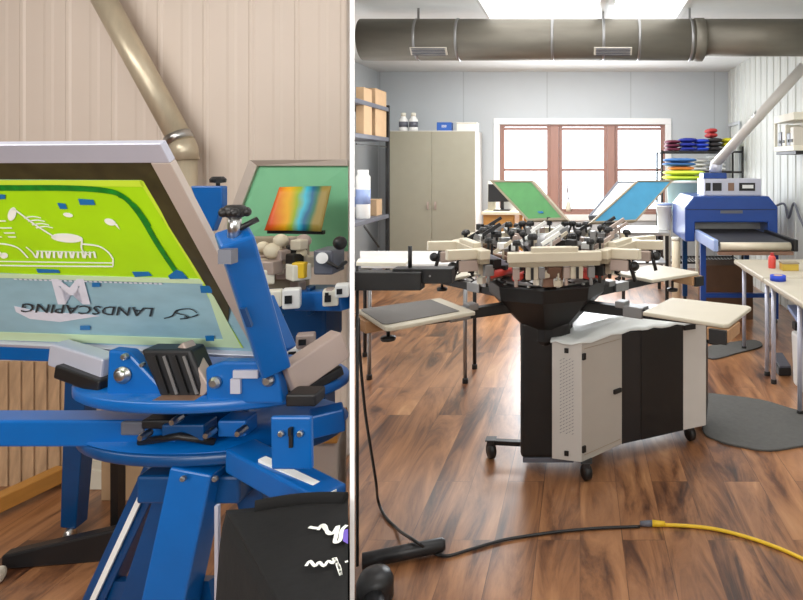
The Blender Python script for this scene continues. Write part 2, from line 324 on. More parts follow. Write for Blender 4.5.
for i, (y, h, lab) in enumerate(((6.9, .56, 'tall white container on the middle shelf beside the small box'), (7.12, .4, 'shorter white container on the middle shelf behind the tall one'))):
    XC = (SX-.075, SX-.17)[i]; T = thing('container', lab, 'container', (XC, y, .885), None)
    build(G().lathe([(.075, 0), (.08, .01), (.08, h*.86), (.06, h*.9), (.06, h)], (XC, y, .885), 20), 'container_body', 'white', T)
    build(G().lathe([(.082, h*.3), (.082, h*.6)], (XC, y, .885), 20), 'wrapper', 'pale_blue', T)
T = thing('side_table', 'white side table on thin legs behind the black flash dryer arm', 'table', (-1.1, 4.4, 0)); qx0, qx1 = PX*4.75+.25, (473-CX)/F*4.12
build(G().prism([(PX*4.12+.06, 4.12, .79), (qx1, 4.12, .79), (qx1+.04, 4.75, .79), (PX*4.75+.06, 4.75, .79)], (0, 0, .03)), 'table_top', 'cloth_grey', T, bevel=.004)
build(G().box2((qx1-.13, 4.16, .68), (qx1-.012, 4.3, .79)), 'drawer_box', 'white', T, bevel=.004)
for x, y, m in ((-.79, 4.13, 'dull_steel'), (-.776, 4.42, 'black'), (PX*4.2+.12, 4.2, 'dull_steel'), (PX*4.7+.1, 4.7, 'black')):
    lg = build(G().tube((x, y, .02), (x, y, .79), .014, n=10), 'leg', m, T); build(G().lathe([(.02, 0), (.02, .03), (.014, .035)], (x, y, 0), 10), 'foot_cap', 'black', lg)
# filing cabinet
CY0 = 8.15; c0, c1 = (388-CX)/F*CY0, (475.5-CX)/F*CY0; CT = EYE+(CY-130.5)/F*CY0
T = thing('storage_cabinet', 'tall beige double-door steel cabinet standing against the back wall', 'cabinet', ((c0+c1)/2, CY0+.25, 0))
build(G().box2((c0, CY0+.02, .0), (c1, BK-.03, CT)), 'cabinet_body', ['white_paint'], T, bevel=.006)
mid = (c0+c1)/2
for a_, b_ in ((c0+.005, mid-.0015), (mid+.0015, c1-.005)):
    d_ = build(G().box2((a_, CY0, .06), (b_, CY0+.02, CT-.012)), 'door', 'cabinet', T, bevel=.004)
    hx = b_-.05 if a_ < mid-.1 else a_+.05
    build(G().box2((hx-.012, CY0-.02, .9), (hx+.012, CY0, 1.0)).tube((hx, CY0-.02, .96), (hx, CY0-.04, .96), .012), 'handle', 'tan_grey', d_)
def bottle(px, lab):
    c = P(px, 130.5, CY0+.1); c.z = CT; T = thing('bottle', lab, 'bottle', c, 'white bottles on the beige cabinet')
    build(G().lathe([(.055, 0), (.06, .01), (.06, .15), (.035, .185), (.032, .2)], c, 20), 'bottle_body', 'white', T)
    build(G().lathe([(.034, .2), (.034, .245), (.02, .25)], c, 16), 'cap', 'ivory', T)
    build(G().lathe([(.0612, .05), (.0612, .125)], c, 20), 'bottle_label', 'smoke', T)
bottle(403.5, 'white bottle on the beige cabinet, the left one of two'); bottle(413.5, 'white bottle on the beige cabinet, the right one of two')
c = P(445, 131, CY0+.12); c.z = CT
T = thing('carton', 'small blue box with pale lettering on top of the beige cabinet', 'box', c)
build(G().box(c+V((0, 0, .058)), (.2, .12, .116)), 'box_body', 'label_blue', T, bevel=.003)
g = G(); text_mesh(g, 'IIIIII', lambda x, y: c+V((x*.045, -.062, .06+y*.05)), 1); build(g, 'box_lettering', 'white', T)
c = P(468, 131, CY0+.15); c.z = CT
T = thing('carton', 'low pale cream box lying on the right end of the beige cabinet', 'box', c)
build(G().box(c+V((0, 0, .05)), (.27, .2, .1)), 'box_body', 'ivory', T, bevel=.004); build(G().box(c+V((0, 0, .105)), (.28, .21, .02)), 'lid', 'off_white', T, bevel=.004)

# ================================================================== RIGHT BAY : BACK (desk, screens, shelf, dryer)
T = thing('work_desk', 'ochre wooden desk under the window behind the press', 'desk', (-1.05, 7.5, 0))
dx0, dx1 = (481-CX)/F*7.2, (524-CX)/F*7.2
build(G().box2((dx0, 7.2, .9), (dx1, 7.85, .935)), 'desk_top', 'cream', T, bevel=.004)
build(G().box2((dx0+.02, 7.24, .08), (dx0+.4, 7.82, .9)), 'drawer_pedestal', 'ochre_wood', T, bevel=.004)
for i in range(3):
    dr = build(G().box2((dx0+.04, 7.225, .12+i*.26), (dx0+.38, 7.24, .35+i*.26)), 'drawer', 'ochre_wood', T, bevel=.004)
    build(G().box2((dx0+.16, 7.205, .25+i*.26), (dx0+.26, 7.225, .262+i*.26)), 'handle', 'dull_steel', dr)
for y in (7.26, 7.8): build(G().box2((dx1-.06, y-.02, 0), (dx1-.02, y+.02, .9)), 'leg', 'ochre_wood', T)
c = P(502, 217, 7.45); c.z = .935
T = thing('monitor', 'black flat monitor on the desk behind the green screen', 'monitor', c)
build(G().box(c+V((0, 0, .22)), (.34, .03, .22), math.radians(12)), 'display', 'black_plastic', T, bevel=.006); build(G().bar(c+V((0, .02, .0)), c+V((0, .02, .2)), .04, .02), 'stand', 'black_plastic', T); build(G().box(c+V((0, .0, .006)), (.2, .14, .012)), 'base', 'black_plastic', T, bevel=.003)
T = thing('paper_roll', 'upright pale roll at the left end of the desk by the window', 'roll', (dx0+.07, 7.6, .935)); build(G().lathe([(.05, 0), (.05, .36)], (dx0+.07, 7.6, .935), 20), 'roll_body', 'ivory', T); build(G().lathe([(.02, .36), (.02, .362)], (dx0+.07, 7.6, .935), 16), 'core', 'dark_card', T)
carton((dx1-.2, 7.62, .935), (.2, .2, .14), 'white box on the desk beside the black monitor', m='white', name='carton')
c = P(560, 212, 8.3); c.z = WZ0
T = thing('vase', 'small pale pot with dried stems on the window sill', 'vase', (-.17, 8.7, WZ0+.04)); c = V((-.17, BK+.0, WZ0+.04))
build(G().lathe([(.03, 0), (.045, .05), (.03, .12), (.025, .15)], c, 16), 'pot', 'ivory', T)
g = G()
for k in range(7): g.path([c+V((0, 0, .14)), c+V((.03*math.sin(k*2), -.02*math.cos(k), .34)), c+V((.07*math.sin(k*2), -.05*abs(math.cos(k*2)), .52+.02*k))], .004, 5)
build(g, 'stems', 'tan_grey', T)
# grey work table right of the press
TY = 6.6; T = thing('work_table', 'grey metal work table with dark legs left of the blue dryer', 'table', (.85, TY, 0)); ta, tb = .45, .99
build(G().box2((ta, TY, .72), (tb, TY+.7, .76)), 'table_top', 'steel', T, bevel=.004); build(G().box2((ta+.03, TY+.03, .4), (tb-.03, TY+.67, .42)), 'lower_shelf', 'dull_steel', T)
for x in (ta+.03, tb-.03):
    for y in (TY+.03, TY+.67): build(G().box2((x-.018, y-.018, 0), (x+.018, y+.018, .72)), 'leg', 'black', T)
def bucket(c, r, h, lab, m='white'):
    T = thing('bucket', lab, 'bucket', c); c = V(c)
    build(G().lathe([(r*.86, 0), (r*.88, .005), (r, h*.92), (r*1.06, h*.92), (r*1.06, h), (r*.94, h), (r*.82, .02)], c, 24), 'pail', m, T)
    build(G().lathe([(r*1.07, h), (r*1.07, h+.02), (r*.2, h+.024)], c, 24), 'lid', 'pale_blue' if m == 'white' else m, T)
    pts = [c+V((r*1.07*math.cos(a_), -.02-r*.5*math.sin(a_)**2, h*.85-.13*math.sin(a_))) for a_ in [math.pi*k/10 for k in range(11)]]
    build(G().path(pts, .004, 6), 'bail_handle', 'steel', T)
bucket((.965, TY+.28, .76), .088, .28, 'white bucket on the grey work table')
c = P(676, 300, 6.35); c.z = 0
T = thing('cardboard_tube', 'cream cardboard tube standing beside the blue dryer', 'tube', c); build(G().lathe([(.045, 0), (.045, .72)], c, 20), 'tube_body', 'cream', T); build(G().lathe([(.047, .7), (.047, .735), (.02, .737)], c, 20), 'end_cap', 'ivory', T)
# shelf with clothes
HY = 7.75; sa, sb = (662-CX)/F*HY, RX-.06
T = thing('wire_shelf', 'dark steel shelf stacked with coloured garments in the back right corner', 'shelving', (1.55, HY+.25, 0))
for x in (sa, sb):
    for y in (HY, HY+.5): build(G().tube((x, y, 0), (x, y, 1.74 if x == sb else 1.69), .014, n=10), 'post', 'black', T)
for z in (.25, .95, 1.42, 1.68):
    g = G(); g.box2((sa-.01, HY-.01, z-.025), (sb+.01, HY+.01, z)); g.box2((sa-.01, HY+.49, z-.025), (sb+.01, HY+.51, z))
    for k in range(25): x = sa+(sb-sa)*k/24; g.box2((x-.008, HY+.01, z-.01), (x+.008, HY+.49, z-.004))
    build(g, 'shelf', 'black', T)
def garment(c, s, m, lab, rz=0):
    c = V(c); T = thing('folded_garment', lab, 'clothing', c, 'folded garments in the back right corner'); R = Matrix.Rotation(rz, 3, 'Z'); n = max(1, round(s[2]/.055))
    for i in range(n):
        h = s[2]/n; g = G(); rr = random.Random(int(c.x*1000)+i)
        def f(u, v, i=i, h=h):
            a_ = 2*math.pi*u; k = (abs(math.cos(a_))**.5*(1 if math.cos(a_) > 0 else -1), abs(math.sin(a_))**.5*(1 if math.sin(a_) > 0 else -1))
            w = math.sin(math.pi*min(max(v, .01), .99))**.22; jit = 1+.03*math.sin(5*a_+i*2)
            return c+R@V((k[0]*s[0]/2*w*jit, k[1]*s[1]/2*w*jit, h*(i+v)))
        g.sheet(f, 28, 8); build(g, 'fold', m, T)
for px, w, h, m, lab, z in (
    (672, .2, .11, 'cloth_maroon', 'maroon folded garments at the left end of the top corner shelf', 1.68), (687, .24, .13, 'cloth_navy', 'navy folded garments on the top corner shelf next to the maroon', 1.68), (701, .18, .12, 'cloth_royal', 'bright blue folded garments in the middle of the top corner shelf', 1.68),
    (714, .17, .13, 'cloth_charcoal', 'charcoal folded garments under the red one on the top corner shelf', 1.68), (727, .14, .13, 'cloth_yellow', 'yellow folded garments at the right end of the top corner shelf', 1.68),
    (711, .13, .09, 'cloth_red', 'red folded garment on top of the charcoal pile', 1.86),
    (698, .2, .12, 'cloth_grey', 'pale grey folded garments under the top corner shelf, left pile', 1.42), (716, .22, .16, 'white', 'white folded garments under the top corner shelf, right pile', 1.42)):
    garment(((px-CX)/F*(HY+.22), HY+.22, z), (w*.97, .36, h*1.35), m, lab)
TBX = (683-CX)/F*7.45
T = thing('storage_tub', 'pale aqua plastic tub below the lime and orange garments', 'tub', (TBX, 7.45, .62))
c = V((TBX, 7.42, .93))
build(G().lathe([(.17, 0), (.18, .01), (.205, .36), (.215, .36), (.215, .385), (.19, .385)], c, 28), 'tub_body', 'teal_tub', T); build(G().lathe([(.216, .35), (.222, .355), (.222, .375), (.216, .38)], c, 28), 'rim', 'white', T)
T.location = (TBX, 7.42, .93)
for ch in T.children:
    for v in ch.data.vertices: v.co += V((0, .03, .62-.93))
tb2 = thing('side_table', 'small plain stand holding the aqua tub behind the dryer', 'table', (TBX, 7.42, 0))
build(G().box(c-V((0, 0, .015)), (.46, .4, .03)), 'table_top', 'ivory', tb2, bevel=.004)
for sx in (-1, 1):
    for sy in (-1, 1): build(G().box2((TBX+sx*.2-.015, 7.42+sy*.17-.015, 0), (TBX+sx*.2+.015, 7.42+sy*.17+.015, .9)), 'leg', 'ivory', tb2)
zt = .93+.385
garment((TBX, 7.42, zt), (.5, .4, .12), 'cloth_lime', 'lime green garment heaped on the aqua tub')
garment((TBX-.03, 7.42, zt+.12), (.32, .3, .05), 'cloth_orange', 'orange garment between the lime and the blue ones')
garment((TBX-.05, 7.42, zt+.17), (.4, .32, .1), 'cloth_blue', 'steel blue garment on top of the tub pile')
# conveyor dryer
OY0, OY1 = 5.95, 6.75; oa, ob = (685-CX)/F*OY0, (778-CX)/F*OY0; oz0, oz1 = .93, 1.19
T = thing('conveyor_dryer', 'dark blue conveyor dryer with a belt running out toward the press', 'dryer', ((oa+ob)/2, 6.2, 0))
def hood(y): return [(oa, y, .74), (oa, y, oz1-.11), (oa+.09, y, oz1), (ob-.09, y, oz1), (ob, y, oz1-.11), (ob, y, .74), (ob-.1, y, .74), (ob-.1, y, oz0), (oa+.1, y, oz0), (oa+.1, y, .74)]
build(G().prism(hood(OY0), (0, OY1-OY0, 0)), 'hood', 'oven_blue', T, bevel=.012)
build(G().box2((oa+.02, OY0-.004, 1.055), (ob-.02, OY0, 1.06)), 'seam_strip', 'black', T)
build(G().box2(((oa+ob)/2-.11, OY0-.006, 1.02), ((oa+ob)/2+.11, OY0, 1.05)), 'name_plate', 'smoke', T)
build(G().box2((oa+.1, OY0+.25, .84), (ob-.1, OY0+.27, oz0)), 'heat_curtain', 'dull_steel', T)
by0 = 5.12
build(G().box2((oa+.14, by0+.06, .80), (ob-.14, OY1+.1, .835)), 'belt', 'silver_belt', T, bevel=.01)
build(G().tube((oa+.16, by0+.03, .8), (ob-.16, by0+.03, .8), .036, n=20), 'end_roller', 'beige_metal', T)
for x in (oa+.1, ob-.14): build(G().box2((x, by0, .76), (x+.04, OY0, .86)), 'side_rail', 'pale_blue' if x < oa+.2 else 'black', T, bevel=.006)
build(G().box2((oa+.14, by0+.0, .73), (ob-.14, by0+.06, .76)), 'drip_tray', 'bronze', T)
for x in (oa+.12, ob-.12):
    for y in (by0+.55, OY1-.1):
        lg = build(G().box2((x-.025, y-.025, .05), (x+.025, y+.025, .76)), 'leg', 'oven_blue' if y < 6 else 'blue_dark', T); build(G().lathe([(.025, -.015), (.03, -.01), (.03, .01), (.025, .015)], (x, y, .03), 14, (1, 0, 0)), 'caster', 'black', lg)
build(G().box2((oa+.12, by0+.53, .25), (ob-.12, by0+.57, .29)), 'cross_brace', 'oven_blue', T)
CB = G(); ca, cb = (703-CX)/F*6.1, (760-CX)/F*6.1; cz = oz1
bx = build(CB.box2((ca, 6.05, cz), (cb, 6.4, cz+.17)), 'control_box', 'alu', T, bevel=.006)
for px, w, m in ((708, .05, 'black'), (717, .09, 'black_plastic'), (731, .06, 'bronze'), (747, .16, 'black')):
    x = (px-CX)/F*6.05; build(G().box2((x-w/2, 6.04, cz+.05), (x+w/2, 6.05, cz+.13)), 'control_panel', m, bx, bevel=.002)
build(G().box2((x-.05, 6.034, cz+.075), (x+.06, 6.04, cz+.11)), 'readout', 'white', bx)
build(G().box2((1.26, 6.12, cz+.17), (1.5, 6.34, cz+.23)), 'fan_base', 'oven_blue', T, bevel=.01)
T2 = thing('exhaust_pipe', 'white exhaust pipe slanting from the dryer up to the right wall', 'pipe', (1.40, 6.2, cz+.235))
pa = V((1.40, 6.2, cz+.235)); pb = V((1.41, 6.2, cz+.34)); pc = P(803, 66, 5.55); pc.x = RX-.085
build(G().tube(pa, pb, .062, n=20), 'pipe_collar', 'alu', T2); build(G().tube(pb-V((.02, 0, .03)), pc, .05, n=20), 'pipe_run', 'white_paint', T2)
mid = pb.lerp(pc, .5); dd = (pc-pb).normalized(); build(G().tube(mid-dd*.03, mid+dd*.03, .055, n=20), 'joint_ring', 'steel', T2)
g = G(); cord = smooth_pts([(ob+.01, 6.3, 1.02), (RX-.05, 6.22, 1.1), (RX-.04, 6.1, .96), (RX-.04, 5.95, 1.12), (RX-.04, 5.8, 1.0), (RX-.04, 5.6, .86)], 8)
single(g.path(cord, .012, 8), 'power_cord', 'smoke', 'grey cord sagging along the right wall beside the dryer', 'cord')
carton(tuple(PZ(722, 272, .5).xy)+(0,) if False else (1.45, 6.0, 0), (.46, .36, .52), 'brown cardboard box on the floor under the dryer', m='dark_card')
# wall shelf at the right
T = thing('wall_box', 'white wall-mounted rack with small gear on the right wall', 'shelf', (2.0, 5.75, 1.6))
wy0, wy1 = 5.42, 5.98; wz0, wz1 = 1.63, 1.98; wx = 1.93
g = G(); g.box2((wx, wy0, wz0), (RX-.02, wy1, wz0+.05)); g.box2((wx, wy0, wz1-.07), (RX-.02, wy1, wz1)); g.box2((wx, wy1-.03, wz0+.05), (wx+.03, wy1, wz1-.07)); g.box2((RX-.035, wy0, wz0+.05), (RX-.02, wy1, wz1-.07))
build(g, 'rack_frame', 'ivory', T, bevel=.004); build(G().box2((wx+.02, wy0, wz0-.03), (RX-.02, wy1-.02, wz0)), 'bottom_plate', 'black', T)
for i, (y, h, m) in enumerate(((5.86, .14, 'smoke'), (5.74, .2, 'ivory'), (5.62, .12, 'smoke'), (5.52, .17, 'off_white'))):
    S = thing('small_case', ('grey small case at the far end of the white wall rack', 'tall ivory case in the white wall rack', 'low grey case in the middle of the white wall rack', 'cream case at the near end of the white wall rack')[i], 'case', (2.02, y, wz0+.05)); build(G().box2((1.95, y-.045, wz0+.05), (2.1, y+.045, wz0+.05+h)), 'case_body', m, S, bevel=.006); build(G().box2((1.942, y-.02, wz0+.08), (1.95, y+.02, wz0+.11)), 'socket', 'black', S)

# ================================================================== RIGHT BAY : TABLES ON THE RIGHT
def fold_table(y0, y1, z, lab, legs):
    T = thing('folding_table', lab, 'table', (1.66, (y0+y1)/2, 0), 'folding tables along the right wall'); xa, xb = 1.27, 2.0
    build(G().box2((xa, y0, z-.035), (xb, y1, z)), 'table_top', 'platen', T, bevel=.008)
    build(G().box2((xa+.05, y0+.05, z-.07), (xb-.05, y1-.05, z-.035)), 'apron', 'off_white', T)
    for x, y in legs:
        lg = build(G().tube((x, y, .02), (x, y, z-.04), .0155, n=12), 'leg', 'alu', T); build(G().lathe([(.02, 0), (.02, .025), (.016, .03)], (x, y, 0), 12), 'foot_cap', 'black', lg)
fold_table(4.17, 4.96, .72, 'pale folding table nearer the blue dryer, holding a red can', ((1.335, 4.88), (1.335, 4.28), (1.93, 4.88), (1.93, 4.28)))
fold_table(3.0, 4.16, .715, 'pale folding table nearest the camera, a blue tape roll on it', ((1.33, 4.12), (1.32, 3.6), (1.93, 4.12), (1.93, 3.4)))
c = PZ(772, 268, .72); T = thing('can', 'red spray can standing on the farther pale table', 'can', c); build(G().lathe([(.026, 0), (.028, .005), (.028, .08), (.018, .095)], c, 16), 'can_body', 'red', T); build(G().lathe([(.014, .095), (.014, .115)], c, 12), 'cap', 'cloth_red', T)
c = PZ(789, 270, .72); T = thing('box', 'low brass-coloured tin with a dark lid on the farther pale table', 'tin', c); build(G().box(c+V((0, 0, .025)), (.12, .08, .05)), 'tin_body', 'gold', T, bevel=.004); build(G().box(c+V((0, 0, .056)), (.125, .085, .012)), 'lid', 'beige_shade', T)
T.name = 'tin_box'
c = PZ(778, 280.5, .7155); T = thing('tape_roll', 'blue roll of tape lying on the near pale table', 'tape', c); build(G().lathe([(.028, 0), (.052, 0), (.052, .036), (.028, .036), (.028, .002)], c, 24), 'tape', 'cloth_royal', T); build(G().lathe([(.024, .001), (.029, .001), (.029, .037), (.024, .037)], c, 20), 'core', 'cardboard', T)
T = thing('storage_tote', 'white tote with a tilted pale blue lid under the near table', 'tote', (1.62, 3.85, 0)); tx = 1.43
build(G().prism([(tx+.03, 3.6, 0), (2.02, 3.6, 0), (2.04, 3.56, .38), (tx, 3.56, .38)], (0, .52, 0)), 'tote_body', 'white', T, bevel=.02)
lp = [(tx-.02, 4.08, .52), (tx-.02, 3.45, .36), (2.02, 3.45, .36), (2.02, 4.08, .52)]
build(G().prism([V(p) for p in lp], (0, .01, .03)), 'lid', 'pale_blue', T, bevel=.006); build(G().box((tx+.0, 3.95, .44), (.05, .06, .05)), 'latch', 'black', T, bevel=.005); build(G().box2((tx+.02, 3.58, .375), (2.0, 3.62, .39)), 'tote_rim', 'pale_blue', T)
c = PF(781, 372); T = thing('foot_pedal', 'small dark foot pedal on the floor beside the white tote', 'pedal', c); build(G().box(c+V((0, .0, .03)), (.09, .18, .06)), 'pedal_base', 'black_plastic', T, bevel=.01); build(G().prism([c+V(p) for p in ((-.04, -.09, .062), (.04, -.09, .062), (.04, .09, .1), (-.04, .09, .1))], (0, 0, .012)), 'treadle', 'smoke', T)
def floor_mat_obj(pts, lab, h=.012):
    q = smooth_pts([PF(*p) for p in pts]+[PF(*pts[0])], 5)[:-1]
    T = single(G().prism([V((p.x, p.y, .0005)) for p in q], (0, 0, h)), 'rubber_mat', 'rubber_mat', lab, 'mat', bevel=.004)
floor_mat_obj([(705, 394), (760, 401), (800, 412), (850, 418), (862, 438), (805, 447), (770, 452), (740, 448), (718, 442), (702, 430)], 'grey rubber floor mat beside the black and white cabinet, the larger one')
floor_mat_obj([(712, 346), (752, 341), (762, 347), (738, 354), (712, 360), (702, 352)], 'smaller grey rubber mat on the floor under the farther table')

# ================================================================== RIGHT BAY : BLACK PRESS
C0 = V((-.17, 3.04, 0)); cx, cy = C0.x, C0.y
PR = thing('screen_printing_press', 'black and beige carousel screen printing press in the middle of the bay', 'printing press', C0)
def pol(ang, r, z, s=0):
    a_ = math.radians(ang); return V((cx+math.cos(a_)*r-math.sin(a_)*s, cy+math.sin(a_)*r+math.cos(a_)*s, z))
col_ = G(); col_.box2((cx-.122, cy-.12, .07), (cx+.122, cy+.12, .74)); build(col_, 'column', 'black', PR, bevel=.022, seg=3)
build(G().box2((cx-.11, cy-.11, .045), (cx+.14, cy+.13, .07)), 'base_plate', 'smoke', PR, bevel=.004)
def caster(c, parent, r=.042):
    c = V(c); k = build(G().lathe([(r*.8, -.018), (r, -.012), (r, .012), (r*.8, .018)], c+V((0, 0, r)), 18, (1, .5, 0)), 'caster', 'black', parent)
    build(G().box(c+V((0, 0, r*2)), (.035, .05, .03)).box(c+V((0, 0, r*2.35)), (.055, .055, .006)), 'caster_fork', 'black_plastic', k, bevel=.004)
for fx, fy in ((-.455, 3.07), (-.25, 3.55), (.1, 3.5)):
    build(G().bar((cx, cy, .085), (fx, fy, .085), .03, .022), 'base_leg', 'black', PR); caster((fx, fy, 0), PR)
build(G().lathe([(.125, .62), (.135, .64), (.135, .70), (.17, .735), (.29, .86), (.3, .925), (.26, .93)], (cx, cy, 0), 8), 'hub', 'black', PR, bevel=.004)
build(G().lathe([(.25, .93), (.25, .945), (.2, .95), (.075, .955), (.07, 1.0), (.06, 1.12), (.045, 1.15)], (cx, cy, 0), 24), 'turret', 'dull_steel', PR)
def bolt(c, ax, r=.009, h=.008): return G().lathe([(r, 0), (r, h*.7), (r*.7, h)], c, 8, ax)
for k in range(12): build(bolt(pol(k*30+15, .262, .93), (0, 0, 1)), 'bolt', 'steel', PR)
def platen_arm(ang, r0=.61, r1=.99, hw=.183, z=.868, dark=False, clamp=True, wpx=None):
    arm = build(G().bar(pol(ang, .2, z-.055), pol(ang, r1-.06, z-.04), .05, .05, h2=.035), 'platen_arm', 'black', PR, bevel=.004)
    build(G().box(pol(ang, .5, z-.045), (.1, .075, .05), math.radians(ang)).box(pol(ang, .43, z-.02), (.05, .06, .03), math.radians(ang)), 'arm_clamp', 'dull_steel', arm, bevel=.004)
    pts = [pol(ang, r0, z-.018, -hw*.9), pol(ang, r0, z-.018, hw*.9), pol(ang, r1-.02, z-.018, hw), pol(ang, r1, z-.018, hw*.9), pol(ang, r1, z-.018, -hw*.9), pol(ang, r1-.02, z-.018, -hw)]
    if wpx:  # trimmed where it meets the partition
        pts = [p if p.x > PX*p.y+.03 else V((PX*p.y+.03, p.y, p.z)) for p in pts]
    pl = build(G().prism(pts, (0, 0, .018)), 'platen', 'platen', PR, bevel=.005)
    if dark:
        q = [p+V((0, 0, .0192)) for p in pts]; m = sum(q, V())/len(q); q = [m+(p-m)*.84 for p in q]; q = [V((p.x-.02, p.y, p.z)) if not wpx else V((max(p.x-.02, PX*p.y+.034), p.y, p.z)) for p in q]
        build(G().prism(q, (0, 0, .002)), 'platen_pad', 'platen_dark', pl)
    if clamp:
        build(G().box(pol(ang, r1-.04, z-.045, -.11), (.09, .16, .05), math.radians(ang)), 'end_block', 'bare_wood', pl, bevel=.003); build(G().box(pol(ang, r1-.035, z-.048, -.19), (.07, .03, .055), math.radians(ang)), 'block_clip', 'black', pl)
    kb = pol(ang, r1-.1, z-.06, -.05)
    build(G().tube(kb, kb-V((0, 0, .045)), .008, n=8).lathe([(.03, -.06), (.032, -.055), (.032, -.045), (.01, -.04)], kb, 14), 'lock_knob', 'black', arm)
platen_arm(-31); platen_arm(40, r0=.6, r1=1.0); platen_arm(20, r0=.72, r1=.92, hw=.1, z=.83, clamp=False) if False else None
platen_arm(143, r0=.62, r1=.96); platen_arm(219, r0=.5, r1=.9, hw=.19, dark=True, wpx=True); platen_arm(95, r0=.62, r1=.98)
# print heads
def knob(c, h=.03, r=.016): return G().lathe([(.006, 0), (.006, h*.5), (r, h*.55), (r*1.05, h*.8), (r*.7, h)], c, 10)
def head(ang, r=.40, z=1.1, L=.44, side=False, seed=0):
    rr = random.Random(seed); a_ = math.radians(ang)
    hd = build(G().prism([pol(ang, .13, .952, -.03), pol(ang, .3, .952, -.035), pol(ang, r+.01, z-.05, -.03), pol(ang, r-.06, z-.01, -.03), pol(ang, .13, 1.03, -.03)], pol(ang, 0, 0, .062)-pol(ang, 0, 0, 0)), 'print_head', 'bronze', PR, bevel=.005)
    build(G().box(pol(ang, r, z), (.05, L, .042), a_).box(pol(ang, r, z+.028), (.04, L*.5, .03), a_), 'cross_bar', 'beige_metal', hd, bevel=.004)
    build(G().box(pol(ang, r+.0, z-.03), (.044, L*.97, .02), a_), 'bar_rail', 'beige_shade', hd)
    for s in (-1, 1):
        build(G().box(pol(ang, r-.01, z-.065, s*L*.24), (.03, .055, .07), a_), 'clamp_bracket', 'beige_metal', hd, bevel=.004)
        build(G().box(pol(ang, r+.02, z-.07, s*L*.24), (.012, .012, .05), a_), 'slot_pin', 'black', hd)
        build(knob(pol(ang, r-.03, z+.02, s*L*.4), .05, .018), 'knob', 'black', hd); build(knob(pol(ang, r-.1, z+.03, s*L*.22), .06, .022), 'knob', 'black', hd)
        build(G().bar(pol(ang, .2, 1.0, s*.06), pol(ang, r, z-.005, s*L*.36), .03, .035), 'side_arm', 'beige_metal' if rr.random() < .5 else 'alu', hd, bevel=.004)
        build(G().bar(pol(ang, .16, 1.06, s*.05), pol(ang, r-.06, z+.05, s*.12), .018, .018).box(pol(ang, .26, 1.14, s*.1), (.05, .03, .035), a_), 'pivot_block', 'dull_steel', hd)
        build(G().tube(pol(ang, .24, 1.08, s*.1), pol(ang, .24, 1.17, s*.13), .006, n=8).ball(pol(ang, .24, 1.18, s*.13), .016), 'lock_lever', 'black', hd)
        build(G().path([pol(ang, .26+.02*math.sin(k*1.6), .95+.006*k, s*.09+.02*math.cos(k*1.6)) for k in range(18)], .004, 5), 'spring', 'black', hd)
        build(G().box(pol(ang, .3, 1.13, s*.17), (.045, .03, .03), a_), 'gate_block', 'white', hd, bevel=.003)
    build(G().tube(pol(ang, .19, 1.0, -.07), pol(ang, .37, 1.0, -.17), .017, n=10), 'red_lever', 'red', hd); build(G().tube(pol(ang, .19, 1.0, .07), pol(ang, .37, 1.0, .17), .017, n=10), 'red_lever', 'red', hd)
    for k in range(7):
        c = pol(ang, rr.uniform(.14, r-.03), rr.uniform(1.1, 1.2), rr.uniform(-.19, .19)); m = rr.choice(['white', 'black', 'dull_steel', 'tan_grey', 'black_plastic', 'beige_metal'])
        if k % 2: build(G().box(c, (rr.uniform(.03, .06), .025, rr.uniform(.025, .045)), rr.uniform(0, 3)).tube(c, V((c.x, c.y, 1.07)), .006, n=6), 'micro_adjuster', m, hd, bevel=.003)
        else: build(G().bar(c-V((.04, .02, .02)), c+V((.04, .0, .03)), .016, .016).tube(c, V((c.x, c.y, 1.07)), .006, n=6), 'adjuster_rod', m, hd)
    build(G().box(pol(ang, r-.09, 1.0), (.03, .095, .1), a_), 'yoke', 'bronze', hd, bevel=.004)
    for k in range(9):
        c = pol(ang, rr.uniform(.2, r-.02), rr.uniform(.965, 1.06), rr.uniform(-.2, .2)); m = rr.choice(['white', 'black', 'black', 'tan_grey', 'black_plastic', 'beige_metal', 'ivory'])
        build(G().box(c, (rr.uniform(.03, .06), .03, rr.uniform(.02, .04)), rr.uniform(0, 3)).tube(c, V((c.x, c.y, z-.03)), .005, n=6), 'registration_block', m, hd, bevel=.003)
    for k in range(4):
        c = pol(ang, r-.03, z-.075, (k-1.5)*L*.27); build(G().box(c, (.045, .03, .05), a_).tube(c-V((0, 0, .02)), c-V((0, 0, .06)), .009, n=8), 'off_contact_screw', rr.choice(['dull_steel', 'black', 'tan_grey', 'beige_metal']), hd, bevel=.003)
    if side:
        for s in (-1, 1): build(G().bar(pol(ang, r, z, s*.16), pol(ang, r+.16, z+.005, s*.17), .035, .045), 'side_channel', 'beige_metal', hd, bevel=.004)
        for s in (-1, 1): build(G().tube(pol(ang, r+.1, z-.02, s*.16), pol(ang, r+.13, z-.12, s*.15), .009, n=8).ball(pol(ang, r+.13, z-.05, s*.16), .022), 'toggle_clamp', 'black', hd)
        for s in (-1, 1): build(G().box(pol(ang, r+.06, z-.05, s*.15), (.09, .05, .05), a_), 'channel_clamp', 'tan_grey', hd, bevel=.004); build(G().path([pol(ang, r+.03+.014*math.sin(k*1.5), z-.03-.006*k, s*.11+.014*math.cos(k*1.5)) for k in range(18)], .004, 5), 'spring', 'black', hd)
    return hd
for i, (an, sd) in enumerate(((278, False), (335, True), (32, True), (92, False), (152, False), (208, True))): head(an, side=sd, seed=i, r=.4 if i else .42, L=.44 if i else .41)
